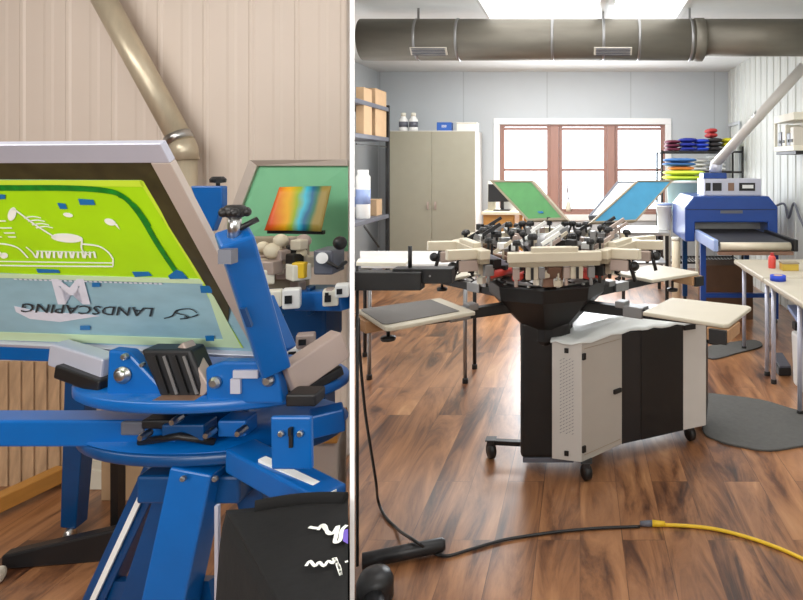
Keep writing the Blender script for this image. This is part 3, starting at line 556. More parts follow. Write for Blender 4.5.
# screens held in the press
class Scr:  # a screen frame from outer corner points: BR, unit u (to the left), unit v (up)
    def __init__(s, name, lab, BR, u, v, W, H, bw, th, frame_m, group=None, bot=None):
        bot = bw if bot is None else bot
        s.BR, s.u, s.v, s.W, s.H, s.bw, s.th = BR, u, v, W, H, bw, th
        n = u.cross(v).normalized(); s.n = n if n.dot(V((0, 0, EYE))-BR) < 0 else -n    # n points away from the eye
        s.T = thing(name, lab, 'screen', BR+v*0, group)
        q = lambda a_, b_, w=0: BR+u*a_+v*b_+s.n*w
        g = G()
        for a0, b0, a1, b1 in ((0, 0, W, bot), (0, H-bw, W, H), (0, bot, bw, H-bw), (W-bw, bot, W, H-bw)):
            g.mi = 1 if a0 == 0 and b0 == bot else 0
            g.prism([q(a0, b0), q(a1, b0), q(a1, b1), q(a0, b1)], s.n*th)
        s.fr = build(g, 'screen_frame', [frame_m, 'alu_warm'], s.T, bevel=.0015)
        s.q = q; s.bot = bot
    def mesh(s, m, w):
        b = s.bw; s.o = s.q(0, 0, w); return build(G().prism([s.q(b, s.bot, w), s.q(s.W-b, s.bot, w), s.q(s.W-b, s.H-b, w), s.q(b, s.H-b, w)], s.n*.001), 'mesh', m, s.T)
    def pt(s, x, y, lift=.0015): return on_plane(x, y, s.o-s.n*lift, s.n)
def c2p(p, o, n):
    c = V((0, 0, EYE)); d = p-c; return c+d*((o-c).dot(n)/d.dot(n))
def scr4(lab, TL, TR, BR, BL, mesh_m, frame_m='off_white', th=.03, bw=.03):
    T = thing('print_screen', lab, 'screen', BR if BR.z < BL.z else BL, 'print screens raised on the black press'); n = (TR-BR).cross(TL-BR).normalized(); n = n if n.y > 0 else -n
    BL = c2p(BL, TL, n); O = [TL, TR, BR, BL]; m = sum(O, V())/4
    I = []
    for i in range(4):
        a_ = (O[(i+1) % 4]-O[i]).normalized(); b_ = (O[(i-1) % 4]-O[i]).normalized(); I.append(O[i]+(a_+b_)*bw)
    g = G()
    for i in range(4): j = (i+1) % 4; g.prism([O[i], O[j], I[j], I[i]], n*th)
    build(g, 'screen_frame', frame_m, T, bevel=.002)
    build(G().prism([p+n*.005 for p in I], n*.002), 'mesh', mesh_m, T)
    return T, I, n
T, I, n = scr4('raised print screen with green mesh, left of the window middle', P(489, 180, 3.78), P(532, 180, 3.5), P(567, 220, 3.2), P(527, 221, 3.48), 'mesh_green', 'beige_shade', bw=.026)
o_ = I[2].lerp(I[3], .45).lerp(I[0], .12)+n*.003; a_ = (I[2]-I[3]).normalized(); b_ = (I[0]-I[3]).normalized(); build(G().prism([o_, o_+a_*.04, o_+a_*.04+b_*.02, o_+b_*.02], -n*.002), 'tape_patch', 'tape_blue', T)
scr4('raised print screen with pale mesh, partly behind the blue one', P(617, 181, 3.9), P(645, 181, 3.8), P(612, 216, 3.45), P(588, 216, 3.55), 'mesh_pale', 'smoke', bw=.016)
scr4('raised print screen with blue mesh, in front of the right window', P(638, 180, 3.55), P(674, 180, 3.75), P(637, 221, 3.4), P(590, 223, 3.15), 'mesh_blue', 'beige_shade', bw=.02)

# ------------------------------------------------------------------ black and white cabinet
A, B, C, Dd, E = [V(p) for p in ((-.135, 2.882, .09), (.008, 2.845, .09), (.212, 3.03, .09), (.548, 3.19, .09), (.683, 3.25, .09))]
Fp, Gp, Hp, Ip = [V(p) for p in ((.76, 3.56, .09), (.0, 3.5, .09), (.0, 2.905, .09), (-.135, 2.905, .09))]
K = thing('rolling_cabinet', 'white and black wheeled cabinet with a vented panel under the black press', 'cabinet', (.25, 3.2, 0)); H = .565
build(G().prism([A+V((.004, .012, 0)), B+V((0, .014, 0)), C+V((-.01, .014, 0)), Dd+V((-.005, .014, 0)), E+V((-.01, .014, 0)), Fp, Gp, Hp, Ip], (0, 0, H-.01)), 'cabinet_body', 'black', K)
def pane(p, q, z0, z1, name, m, th=.012, parent=K, inset=.0, out=0):
    p = V(p); q = V(q); d = (q-p).normalized(); n = V((d.y, -d.x, 0)); p = p+d*inset+n*out; q = q-d*inset+n*out; z = p.z
    return build(G().prism([V((p.x, p.y, z0)), V((q.x, q.y, z0)), V((q.x, q.y, z1)), V((p.x, p.y, z1))], -n*th), name, m, parent, bevel=.002), n, d
vp, n1, d1 = pane(A, B, .09, .655, 'vent_panel', 'white_paint')
g = G()
for i in range(22):
    for j in range(5):
        c = A.lerp(B, .3+.1*j)+V((0, 0, .13+i*.0165+.008*(j % 2)))+n1*.0005; g.bar(c-d1*.004-V((0, 0, .003)), c+d1*.004+V((0, 0, .003)), .002, .002)
ob_ = build(g, 'vent_holes', 'smoke', vp)
for z in (.035, .525): build(G().box(A.lerp(B, .5)+V((0, 0, z))+n1*.003, (.02, .008, .022), math.atan2(d1.y, d1.x)), 'latch', 'black', vp)
dp, n2, d2 = pane(B, C, .105, .645, 'door', 'door_shaded')  # white door; the shade on it is put into a darker colour
pane(B, C, .09, .105, 'door_sill', 'door_shaded'); pane(B, C, .645, .655, 'door_head', 'door_shaded')
build(G().box(B.lerp(C, .86)+V((0, 0, .28))+n2*.006, (.05, .014, .022), math.atan2(d2.y, d2.x)), 'handle', 'black', dp, bevel=.003)
for z in (.06, .5): build(G().box(B.lerp(C, .04)+V((0, 0, z))+n2*.004, (.02, .01, .03), math.atan2(d2.y, d2.x)), 'hinge', 'black', dp)
for z in (.03, .535): build(G().bar(B.lerp(C, .06)+V((0, 0, z))+n2*.001, B.lerp(C, .96)+V((0, 0, z))+n2*.001, .002, .002), 'door_groove', 'beige_shade', dp)
m_ = C.lerp(Dd, .3); pane(C, m_, .09, .65, 'side_panel', 'black_plastic'); pane(m_, Dd, .09, .65, 'side_panel', 'black', out=.003)
wp, n3, d3 = pane(Dd, E, .09, .66, 'end_panel', 'white_paint'); build(G().box(Dd.lerp(E, .25)+V((0, 0, .545))+n3*.006, (.07, .012, .025), math.atan2(d3.y, d3.x)), 'latch', 'black', wp)
pane(E, Fp, .09, .665, 'corner_panel', 'black')
lidp = [A, B, C, C.lerp(Dd, .5), Dd, E, Fp, Gp]
def lid_fn(p, k): c = V((.28, 3.25, 0)); q = V((p.x, p.y, 0)); return c+(q-c)*k
g = G(); rings = []
for k, z in ((1.015, .652), (1.02, .662), (.9, .672), (.6, .69), (.25, .694)): rings.append([lid_fn(p, k)+V((0, 0, z+.006*math.sin(i*2.3+k*5))) for i, p in enumerate(smooth_pts(lidp+[lidp[0]], 4)[:-1])])
nn = len(rings[0]); g._add([p for r in rings for p in r], [(i*nn+k, i*nn+(k+1) % nn, (i+1)*nn+(k+1) % nn, (i+1)*nn+k) for i in range(4) for k in range(nn)]+[tuple(range(4*nn, 5*nn))], True)
single(g, 'plastic_sheet', 'plastic_sheet', 'crumpled white plastic sheet lying over the wheeled cabinet', 'sheet')
for p in ((.03, 2.86), (.6, 3.27), (.1, 3.42), (.68, 3.5)): caster((p[0], p[1], 0), K, .038)
build(G().prism([(-.1, 2.93, .075), (.02, 2.9, .075), (.2, 3.06, .075), (.65, 3.27, .075), (.7, 3.5, .075), (.05, 3.45, .075)], (0, 0, .015)), 'base_frame', 'smoke', K)

# ------------------------------------------------------------------ flash dryer stand at the partition
FD = thing('flash_dryer', 'black flash dryer stand with a flat head and splayed foot beside the partition', 'dryer', PF(357, 570))
pp = P(357.3, 300, 2.2); X_, Y_ = pp.x, pp.y
build(G().tube((X_, Y_, .03), (X_, Y_, 1.13), .0058, n=10), 'pole', 'black', FD)
build(G().box2((X_-.004, Y_-.03, 1.045), P(423, 271, 2.2)+V((0, .03, .0))).box2(P(392, 284, 2.19), P(455, 266, 2.25)), 'arm', 'black', FD, bevel=.004)
for px in (398, 430): build(bolt(P(px, 276, 2.188), (0, -1, 0), .004, .004), 'bolt', 'dull_steel', FD)
build(G().tube(P(410, 268, 2.22), P(410, 246, 2.22), .0075, n=10), 'handle_rod', 'black', FD)
pts = [PZ(357, 269, 1.13), PZ(372, 262, 1.13), PZ(411, 260, 1.13), PZ(398, 266, 1.13)]
build(G().prism([P(356, 266, 2.36), P(405, 266.5, 2.36), P(410, 262, 2.62), P(358, 262, 2.62)], (0, 0, .015)), 'heater_panel', 'ivory', FD, bevel=.003); build(G().box2(P(357, 274, 2.35), P(372, 268, 2.4)), 'heater_bracket', 'dull_steel', FD)
a_, b_ = PZ(362, 561, .03), PZ(445, 544, .03)
build(G().path([a_, a_.lerp(b_, .5), b_-(b_-a_)*.04, b_], [.027, .027, .026, .018], 14), 'foot', 'black_plastic', FD)
h_ = P(373, 580, 2.06); build(G().lathe([(.062, 0), (.062, .06), (.05, .085), (.02, .095)], (h_.x, h_.y+.02, 0), 20), 'base_hub', 'black_plastic', FD); build(G().path([(h_.x, h_.y, .035), (h_.x+.07, h_.y-.16, .03), (h_.x+.1, h_.y-.26, .028)], [.034, .03, .022], 12), 'foot', 'black_plastic', FD)
# cords
p1 = [P(358.5, 318, 2.26), P(359.5, 350, 2.28), P(365, 410, 2.34), P(371, 450, 2.42), P(376, 482, 2.5), PZ(378, 500, .045)]
p1 += [PZ(x, y, .008) for x, y in ((383, 513), (389, 521), (395, 526.5))]+[PZ(401, 532, .03), PZ(409, 537, .062), PZ(418, 543, .066), PZ(427, 549, .03), PZ(433, 552.5, .009)]
p1 += [PZ(x, y, .007) for x, y in ((440, 555), (450, 555.5), (470, 549.5), (499, 541), (520, 537), (560, 531.5), (600, 528), (640, 526.5))]
CO = thing('power_cord', 'thin black cord hanging from the stand and running over the floor', 'cord', V((*PF(500, 545).xy, 0)))
build(G().path(smooth_pts(p1, 6), .006, 8), 'cable', 'black', CO); q1 = PF(640, 526.5)+V((0, 0, .012)); q2 = PF(652, 526.3)+V((0, 0, .012)); build(G().tube(q1, q2, .011, .013, n=12), 'plug', 'smoke', CO)
CO = thing('extension_cord', 'yellow extension cord on the wood floor running out to the right', 'cord', V((*PF(720, 535).xy, 0)))
p2 = [V((*PF(x, y).xy, .008)) for x, y in ((664, 526.8), (690, 528), (715, 531), (740, 537), (765, 545), (790, 555), (820, 570), (850, 590))]
build(G().path(smooth_pts(p2, 6), .0072, 8), 'cable', 'yellow', CO); build(G().tube(PF(652, 526.3)+V((0.001, 0, .012)), PF(665, 526.8)+V((0, 0, .012)), .014, .010, n=12), 'socket', 'yellow', CO)

# ================================================================== LEFT BAY
# pipe on the wall
T = thing('wall_pipe', 'galvanised pipe slanting down the bay wall to a short vertical run', 'pipe', P(186, 240, 2.9)); pd = 2.95
build(G().tube(P(88, -30, pd), P(184, 146, pd), .055, n=20), 'pipe_run', 'duct_warm', T); build(G().path([P(182, 142, pd), P(185, 150, pd), P(186, 160, pd)], .058, 20), 'elbow', 'duct_warm', T); build(G().tube(P(186, 158, pd), P(186, 350, pd), .05, n=20), 'drop_pipe', 'duct_warm', T)
dd = (P(184, 146, pd)-P(88, -30, pd)).normalized(); c = P(179, 138, pd); build(G().tube(c-dd*.02, c+dd*.02, .061, n=20), 'collar', 'steel', T)
# mint screen, second press
sc4 = [P(249, 160, 2.5), P(346.5, 159, 2.3), P(346.5, 252, 2.3), P(214, 252, 2.5)]
T = thing('print_screen', 'large mint green print screen leaning behind the blue press', 'screen', sc4[3]); n = V((0, 1, 0)); O = sc4; g = G()
I = [P(257, 166, 2.5), P(346.5, 166, 2.3), P(346.5, 252, 2.3), P(224, 252, 2.5)]
g.prism([O[0], O[1], I[1], I[0]], n*.03); g.prism([O[0], I[0], I[3], O[3]], n*.03); build(g, 'screen_frame', 'alu_warm', T, bevel=.002); build(G().prism([p+n*.015 for p in I], n*.003), 'mesh', 'mesh_mint', T)
rb = [P(282, 187, 2.25), P(333, 186, 2.25), P(323, 231, 2.2), P(267, 230, 2.2)]
def rbf(u, v): return rb[0].lerp(rb[1], u).lerp(rb[3].lerp(rb[2], u), v)+V((0, -.035*abs(u-.52)+.0, 0))
T = thing('card_folder', 'rainbow-coloured shiny folder standing open before the mint screen', 'folder', rb[3]); o = build(G().sheet(rbf, 12, 6), 'cover', 'rainbow', T, solid=.004)
build(G().bar(rb[3]+V((0, .01, -.006)), rb[2]+V((0, .01, -.006)), .02, .014), 'spine_edge', 'black', T)
# second blue press (background)
B2 = thing('screen_printing_press', 'second blue press standing behind the near blue press, cluttered with cream fittings', 'printing press', V((*P(280, 330, 2.0).xy, 0)))
build(G().prism([P(190, 186, 1.8), P(222, 186, 1.8), P(222, 205, 1.8), P(212, 232, 1.8), P(206, 228, 1.8)], (0, .03, 0)), 'head_plate', 'blue', B2, bevel=.004); build(knob(P(214, 190, 1.8)+V((0, .02, 0)), .04, .022), 'knob', 'black', B2)
build(G().box2(P(272, 345, 1.95), P(343, 284, 2.1)), 'body', 'blue_dark', B2, bevel=.01)
build(G().bar(P(300, 300, 1.93), P(346, 300, 1.86), .05, .06), 'arm', 'blue', B2, bevel=.004); build(G().box2(P(306, 316, 1.9), P(316, 285, 1.94)), 'upright', 'blue_dark', B2, bevel=.004)
build(G().box2((P(272, 345, 1.95).x+.06, 1.98, 0), (P(272, 345, 1.95).x+.16, 2.06, P(272, 345, 1.95).z)), 'column', 'blue_dark', B2)
build(G().box2(P(256, 289, 2.05), P(300, 312, 2.15)), 'motor_shelf', 'blue_dark', B2) 
build(G().box2(P(255, 314, 1.95), P(305, 310, 2.1)), 'shelf_plate', 'white', B2)
rr = random.Random(3)
for i in range(30):
    x = rr.uniform(250, 306); y = rr.uniform(240, 286); d = rr.uniform(1.9, 2.05); r = rr.uniform(.016, .03); c = P(x, y, d)
    m = rr.choice(['cream', 'beige_metal', 'tan_grey', 'black', 'ivory', 'beige_metal'])
    if i % 3: build(G().box(c, (r*2, r*2, r*1.7), rr.uniform(0, 3)), 'fitting', m, B2, bevel=.004)
    else: build(G().ball(c, r, sc=(1, 1, .9)), 'fitting', m, B2)
build(G().box2(P(250, 292, 2.06), P(310, 236, 2.09)), 'fitting_plate', 'beige_shade', B2, bevel=.004)
build(G().box(P(300, 270, 1.9), (.04, .03, .05)), 'fitting', 'yellow', B2, bevel=.004)
for x, y, w, h, m in ((272, 298, .06, .05, 'ivory'), (292, 298, .05, .06, 'white'), (262, 303, .04, .04, 'ivory'), (331, 297, .045, .05, 'ivory'), (343, 290, .04, .04, 'white'), (330, 293, .025, .03, 'tan_grey'), (296, 352, .05, .04, 'white'), (306, 340, .05, .04, 'tan_grey')):
    d = 1.84 if y < 330 else 1.75; c = P(x, y, d); 
    if c.x+w*.6 > PX*d-.006: c.x = PX*d-.006-w*.6
    bb = build(G().box(c, (w, .04, h), .3), 'connector', m, B2, bevel=.005); build(G().box(c+V((0, -.023, 0)), (w*.4, .006, h*.4), .3), 'connector_socket', 'black', bb)
build(G().box2(P(313, 275, 1.9), P(345, 246, 2.0)), 'gear_case', 'smoke', B2, bevel=.006); build(G().tube(P(322, 258, 1.88), P(322, 258, 1.92), .018, n=14), 'gear_knob', 'steel', B2); build(G().path([P(328, 262, 1.88), P(338, 268, 1.86), P(346, 262, 1.9)], .006, 6), 'gear_cable', 'black', B2); build(G().ball(P(340, 243, 1.9), .022), 'gear_knob', 'black', B2)
# blue leg
LG = thing('support_stand', 'blue upright stand with a caster behind the left arm of the near press', 'stand', PF(75, 538))
build(G().bar(PF(74, 536)+V((0, 0, .05)), P(84, 350, 2.38), .062, .06, w2=.09, h2=.07), 'upright', 'blue_dark', LG, bevel=.004); build(G().bar(P(84, 352, 2.38), P(-30, 348, 2.38), .05, .07), 'top_rail', 'blue', LG, bevel=.004)
k = PF(74, 538); build(G().lathe([(.02, -.014), (.026, -.01), (.026, .01), (.02, .014)], k+V((.0, -.02, .026)), 14, (1, .2, 0)), 'caster', 'steel', LG)
# black floor stand
FS = thing('floor_stand', 'black post with a long tapered black foot on the floor behind the press', 'stand', PF(118, 545))
build(G().bar(PF(118, 543)+V((0, 0, .04)), P(118, 380, 2.36), .03, .04), 'post', 'black', FS); build(G().bar(PF(6, 567)+V((0, 0, .03)), PF(120, 556)+V((0, 0, .055)), .05, .05, h2=.12), 'foot', 'black_plastic', FS, bevel=.008)
build(G().lathe([(.02, -.014), (.03, -.01), (.03, .01), (.02, .014)], PF(2, 580)+V((0, -.02, .03)), 14, (1, 0, 0)), 'caster', 'ivory', FS)
# pallet boards
PL = thing('wooden_pallet', 'wooden pallet of upright boards leaning on the bay wall behind the stand', 'pallet', P(30, 470, 2.85))
for k in range(6):
    x = -4+k*13; build(G().prism([P(x, 362, 2.9), P(x+11, 362, 2.9), P(x+11, 487, 2.8), P(x, 487, 2.8)], (0, .02, 0)), 'board', 'pallet_wood', PL, bevel=.003)
for y, d in ((375, 2.93), (470, 2.84)): build(G().bar(P(-8, y, d), P(74, y, d), .03, .05), 'stringer', 'pallet_wood', PL)
RL = single(G().bar(PF(-20, 526)+V((0, 0, .06)), PF(62, 486)+V((0, 0, .06)), .06, .07), 'timber_rail', 'ochre_wood', 'ochre timber lying on the floor in front of the pallet', 'timber', bevel=.006)
carton(V((*PF(104, 482).xy, 0)), (.22, .14, .09), 'low pale box on the floor behind the blue stand', m='ivory', name='carton')
carton(V((*P(160, 400, 2.8).xy, 0)), (.36, .24, .42), 'cardboard box on the floor behind the blue press legs')
c = P(330, 480, 2.0); T = thing('storage_bin', 'pale grey bin on the floor at the right edge of the blue press', 'bin', (c.x-.09, 2.1, 0)); xr = PX*1.9-.035
build(G().prism([(xr-.2, 1.9, 0), (xr-.012, 1.9, 0), (xr-.06, 2.1, 0), (xr-.2, 2.1, 0)], (0, 0, .62)), 'bin_body', 'alu_warm', T, bevel=.012); build(G().prism([(xr-.21, 1.89, .62), (xr-.008, 1.89, .62), (xr-.06, 2.11, .62), (xr-.21, 2.11, .62)], (0, 0, .03)), 'lid', 'ochre_wood', T, bevel=.006)
# ------------------------------------------------------------------ near blue press
bx_, by_ = P(205, 400, 1.42).xy
BP = thing('screen_printing_press', 'near bright blue screen printing press with splayed legs, cut by the left edge', 'printing press', (bx_, by_, 0))
def oval(a_, b_, z0, z1, cyy, n=48, cxx=None):
    cxx = bx_ if cxx is None else cxx
    return G().lathe([(a_-.006, z0), (a_, z0+.004), (a_, z1-.004), (a_-.006, z1)], (cxx, cyy, 0), n, sy=b_/a_)
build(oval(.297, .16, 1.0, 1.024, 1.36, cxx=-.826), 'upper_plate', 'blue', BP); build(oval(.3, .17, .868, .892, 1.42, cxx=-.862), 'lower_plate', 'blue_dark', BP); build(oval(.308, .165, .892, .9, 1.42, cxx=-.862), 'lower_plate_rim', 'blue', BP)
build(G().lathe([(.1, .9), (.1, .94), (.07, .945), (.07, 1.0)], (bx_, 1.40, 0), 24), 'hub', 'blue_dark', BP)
for px, py, d, w, h in ((140, 424, 1.32, .05, .03), (190, 428, 1.3, .09, .035), (165, 420, 1.31, .07, .02), (238, 424, 1.3, .06, .035)): build(G().box(P(px, py, d), (w, .05, h)), 'hub_block', {140: 'smoke', 190: 'blue_dark', 165: 'black_plastic', 238: 'blue'}[px], BP, bevel=.004)
for px, py in ((181, 417), (214, 430), (150, 432), (245, 428)): build(bolt(P(px, py, 1.27), (0, -1, 0), .008, .03), 'bolt', 'steel', BP)
build(G().path([P(140, 442, 1.29), P(180, 436, 1.27), P(215, 442, 1.29)], .008, 8), 'hose', 'black', BP)
# legs
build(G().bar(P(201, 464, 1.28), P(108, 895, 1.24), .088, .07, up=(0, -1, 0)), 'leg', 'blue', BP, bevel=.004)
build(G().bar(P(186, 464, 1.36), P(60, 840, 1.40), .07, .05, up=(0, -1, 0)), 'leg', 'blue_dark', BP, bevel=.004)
l3 = build(G().bar(P(163, 462, 1.4), P(20, 770, 1.47), .05, .06, up=(0, -1, 0)), 'leg', 'blue_dark', BP, bevel=.004); build(G().bar(P(157, 462, 1.36), P(14, 770, 1.43), .012, .006, up=(0, -1, 0)), 'edge_highlight', 'white', l3)  # white strip stands in for the bright highlight along this leg's edge
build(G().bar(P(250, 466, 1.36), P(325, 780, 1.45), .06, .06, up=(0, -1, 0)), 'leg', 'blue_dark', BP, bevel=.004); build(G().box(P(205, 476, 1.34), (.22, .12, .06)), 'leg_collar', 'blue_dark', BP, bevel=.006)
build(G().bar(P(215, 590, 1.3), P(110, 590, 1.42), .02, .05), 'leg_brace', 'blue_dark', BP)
for px, py in ((184, 478), (216, 478)): build(bolt(P(px, py, 1.235), (0, -1, 0), .006, .008), 'bolt', 'dull_steel', BP)
# arms
build(G().bar(P(185, 428, 1.33), P(-40, 428, 1.33), .06, .058), 'platen_arm', 'blue', BP, bevel=.005)
ar = build(G().bar(P(240, 455, 1.27), P(332, 504, 1.1), .062, .05), 'platen_arm', 'blue', BP, bevel=.005); 
build(G().bar(P(262, 459, 1.2), P(333, 493, 1.1), .016, .006), 'arm_highlight', 'white', ar)  # highlight on top of the arm, painted as a white strip
br = build(G().prism([P(270, 417, 1.12), P(311, 417, 1.12), P(312, 470, 1.12), P(271, 470, 1.12)], (0, .012, 0)), 'arm_bracket', 'blue', BP, bevel=.004)
for px, py in ((282, 433), (301, 433)): build(bolt(P(px, py, 1.119), (0, -1, 0), .006, .008), 'bolt', 'steel', br)
build(G().box(P(291, 441, 1.118), (.007, .004, .024)).box(P(291, 431, 1.117), (.006, .012, .014)), 'slot', 'black', br)
build(G().bar(P(310, 424, 1.3), P(344, 416, 1.33), .05, .05), 'side_arm', 'blue', BP, bevel=.004)
# brackets on the upper plate
b1 = build(G().prism([P(108, 350, 1.25), P(128, 352, 1.25), P(162, 388, 1.25), P(160, 405, 1.25), P(106, 396, 1.25)], (0, .03, 0)), 'pivot_bracket', 'blue', BP, bevel=.005)
build(G().lathe([(.018, 0), (.018, .003), (.012, .004), (.012, .01), (.008, .012)], P(123, 375, 1.248), 16, (0, -1, 0)), 'bolt', 'steel', b1); build(bolt(P(126, 356, 1.247), (0, -1, 0), .007, .01), 'bolt', 'steel', b1); build(bolt(P(144, 364, 1.247), (0, -1, 0), .005, .01), 'bolt', 'steel', b1)
build(G().bar(P(58, 352, 1.34), P(111, 368, 1.3), .04, .05), 'head_bar', 'alu', BP, bevel=.004); build(G().bar(P(66, 368, 1.32), P(110, 384, 1.29), .05, .03), 'bar_shoe', 'black', BP, bevel=.004)
rb_ = build(G().prism([P(140, 350, 1.24), P(190, 350, 1.24), P(204, 384, 1.24), P(200, 402, 1.24), P(162, 402, 1.24)], (0, .05, 0)), 'screen_clamp', 'black_plastic', BP, bevel=.006)
for k in range(4): build(G().bar(P(154+k*10, 356, 1.236), P(167+k*10, 394, 1.236), .003, .006), 'clamp_rib', 'dull_steel' if k % 2 else 'black', rb_)
build(G().box(P(182, 400, 1.24), (.09, .06, .02)), 'clamp_foot', 'bronze', rb_, bevel=.003)
build(G().bar(P(182, 346, 1.27), P(210, 392, 1.25), .026, .04), 'clamp_strap', 'tan_grey', BP, bevel=.003)
cp = build(G().prism([P(205, 368, 1.22), P(222, 362, 1.22), P(276, 362, 1.22), P(283, 404, 1.22), P(206, 404, 1.22)], (0, .03, 0)), 'pivot_bracket', 'blue', BP, bevel=.005)
for px, py in ((216, 382), (269, 380), (267, 363)): build(G().lathe([(.012, 0), (.012, .006), (.007, .012)], P(px, py, 1.218), 12, (0, -1, 0)), 'bolt', 'steel', cp)
build(G().box(P(236, 386, 1.216), (.02, .006, .03)).box(P(246, 374, 1.216), (.05, .006, .016)), 'bracket_tab', 'alu', cp)
build(G().bar(P(287, 380, 1.24), P(341, 343, 1.34), .04, .065), 'head_bar', 'tan_grey', BP, bevel=.004); build(G().bar(P(286, 397, 1.26), P(338, 368, 1.35), .05, .022), 'bar_shoe', 'black', BP, bevel=.004); build(G().box(P(306, 396, 1.22), (.06, .05, .025)), 'bar_stop', 'black', BP, bevel=.004)
build(G().box(P(333, 348, 1.32), (.012, .03, .012)), 'bar_bolt', 'black', BP)
# blue head arm beside the screen
ha = build(G().bar(P(234, 234, 1.04), P(274, 366, 1.21), .054, .05, up=(.5, -.8, .2)), 'head_arm', 'blue', BP, bevel=.005)
build(G().box(P(228, 256, 1.005), (.022, .02, .024)), 'arm_clip', 'smoke', ha); build(G().bar(P(243, 308, 1.08), P(250, 326, 1.1), .01, .006), 'arm_slot', 'blue_dark', ha)
build(G().tube(P(234, 238, 1.04), P(235, 214, 1.04), .011, n=12), 'knob_post', 'steel', ha)
kc = P(235, 212, 1.04); g = G().lathe([(.01, -.01), (.02, -.006), (.022, .004), (.014, .012)], kc, 18)
for k in range(6): g.ball(kc+V((.02*math.cos(k*1.047), .02*math.sin(k*1.047), 0)), .008)
build(g, 'knob', 'black', ha); build(G().tube(P(238, 229, 1.04), P(258, 219, 1.06), .005, n=8), 'lever', 'black', ha)
build(G().bar(P(285, 352, 1.4), P(262, 300, 1.42), .03, .05), 'arm_brace', 'blue', BP, bevel=.004)
# steel post beside the shirt
build(G().bar(V((*P(217.5, 505, 1.05).xy, .2)), P(217.5, 505, 1.05), .006, .008), 'platen_post', 'alu', BP)
# ------------------------------------------------------------------ the big lime screen
BR = P(274, 360, 1.3); TRp = P(160, 144, 1.008); v = (TRp-BR); Hh = v.length; v.normalize(); u = V((-.99, .14, 0)); u = (u-v*u.dot(v)).normalized()
S = Scr('print_screen', 'big tilted print screen with lime green stencil above blue lettering', BR, u, v, .78, Hh, .038, .014, 'alu', bot=.010)
q = S.q
me = S.mesh('mesh_ink', .012)
fpt = lambda x, y: on_plane(x, y, q(0, 0, .001), S.n)
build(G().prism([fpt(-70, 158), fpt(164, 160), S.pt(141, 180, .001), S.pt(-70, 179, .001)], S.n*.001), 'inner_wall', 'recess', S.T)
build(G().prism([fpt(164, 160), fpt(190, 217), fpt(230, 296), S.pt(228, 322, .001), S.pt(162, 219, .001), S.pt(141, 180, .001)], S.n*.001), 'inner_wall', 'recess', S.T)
def flat(pts, name, m, lift=.0015, par=None): return build(G().prism([S.pt(x, y, lift) for x, y in pts], S.n*.0008), name, m, par or me)
flat([(-60, 181), (141, 181), (203, 282), (-60, 270)], 'lime_stencil', 'lime', .0010)
flat([(-60, 180), (141, 180.5), (145, 187), (-60, 184)], 'stencil_edge', 'lime_edge', .002); flat([(139, 181), (143, 181), (243, 348), (233, 348), (202, 284)], 'stencil_edge', 'lime_edge', .002)
flat([(205, 286), (214, 297), (240, 345), (225, 345)], 'stencil_edge', 'pale_lime', .0026); flat([(-60, 330), (236, 340), (242, 348), (-60, 338)], 'stencil_edge', 'pale_lime', .0022); flat([(-60, 272), (200, 279), (204, 284), (-60, 276)], 'stencil_edge', 'pale_lime', .0021)
def strk(pts, w, name, m, lift=.003):
    g = G(); stroke(g, smooth_pts([S.pt(x, y, lift) for x, y in pts], 4), w, S.n); return build(g, name, m, me)
strk([(-40, 187), (0, 188), (60, 188), (100, 190), (122, 196), (140, 215), (158, 245), (178, 275)], .013, 'ink_streak', 'ink_green', .0026); strk([(118, 196), (135, 205), (150, 226)], .006, 'ink_streak', 'ink_green', .0027)
for pts in ([(78, 199), (93, 200), (95, 205), (80, 205)], [(57, 203), (65, 204), (67, 209), (60, 209)], [(-6, 194), (5, 195), (5, 199), (-6, 200)], [(36, 269), (58, 270), (60, 273), (38, 273)], [(132, 272), (148, 272), (152, 276), (135, 277)], [(168, 276), (176, 270), (182, 272), (188, 279), (170, 279)], [(200, 286), (212, 286), (212, 293), (201, 293)], [(92, 283), (100, 283), (100, 287), (92, 287)], [(80, 326), (90, 326), (90, 330), (80, 330)], [(205, 336), (214, 336), (214, 341), (206, 341)]): flat(pts, 'tape_patch', 'tape_blue', .0034)
W = 'print_white'
g = G(); LF = .003; E_ = lambda cx_, cy_, a_, b2, r=0, n=20: [S.pt(cx_+a_*math.cos(t)*math.cos(r)-b2*math.sin(t)*math.sin(r), cy_+a_*math.cos(t)*math.sin(r)+b2*math.sin(t)*math.cos(r), LF) for t in [2*math.pi*k/n for k in range(n)]]
g.poly(E_(67, 238, 16, 4.5, .08)); build(g, 'stencil_note_head', W, me); g = G(); g.poly(E_(12, 214, 4, 7, .3)); build(g, 'stencil_note_head', W, me); g = G(); g.poly(E_(68, 215, 5, 2.2, .2)); build(g, 'stencil_fleck', W, me); g = G(); g.poly(E_(110, 222, 6, 3.2, .35)); g.poly([S.pt(x, y, LF) for x, y in ((112, 222), (117, 224), (120, 230))]); build(g, 'stencil_fleck', W, me); g = G()
def gl(pts, w=.004): stroke(g, smooth_pts([S.pt(x, y, LF) for x, y in pts], 4), w, S.n)
build(g, 'stencil_staff', W, me) if len(g.bm.verts) else None; g = G(); gl([(12, 208), (22, 215), (34, 224), (48, 233), (56, 238)], .005)
for x, y in ((24, 218), (28, 221.5), (32, 225), (36, 228)): gl([(x, y), (x+9, y-1.5), (x+17, y)], .0028)
build(g, 'stencil_note', W, me)
for x0, x1, y in ((-10, 6, 221), (-10, 12, 228), (4, 15, 233), (8, 16, 237), (-12, 2, 237)): g = G(); gl([(x0, y), (x1, y)], .003); build(g, 'stencil_line', W, me)
g = G()
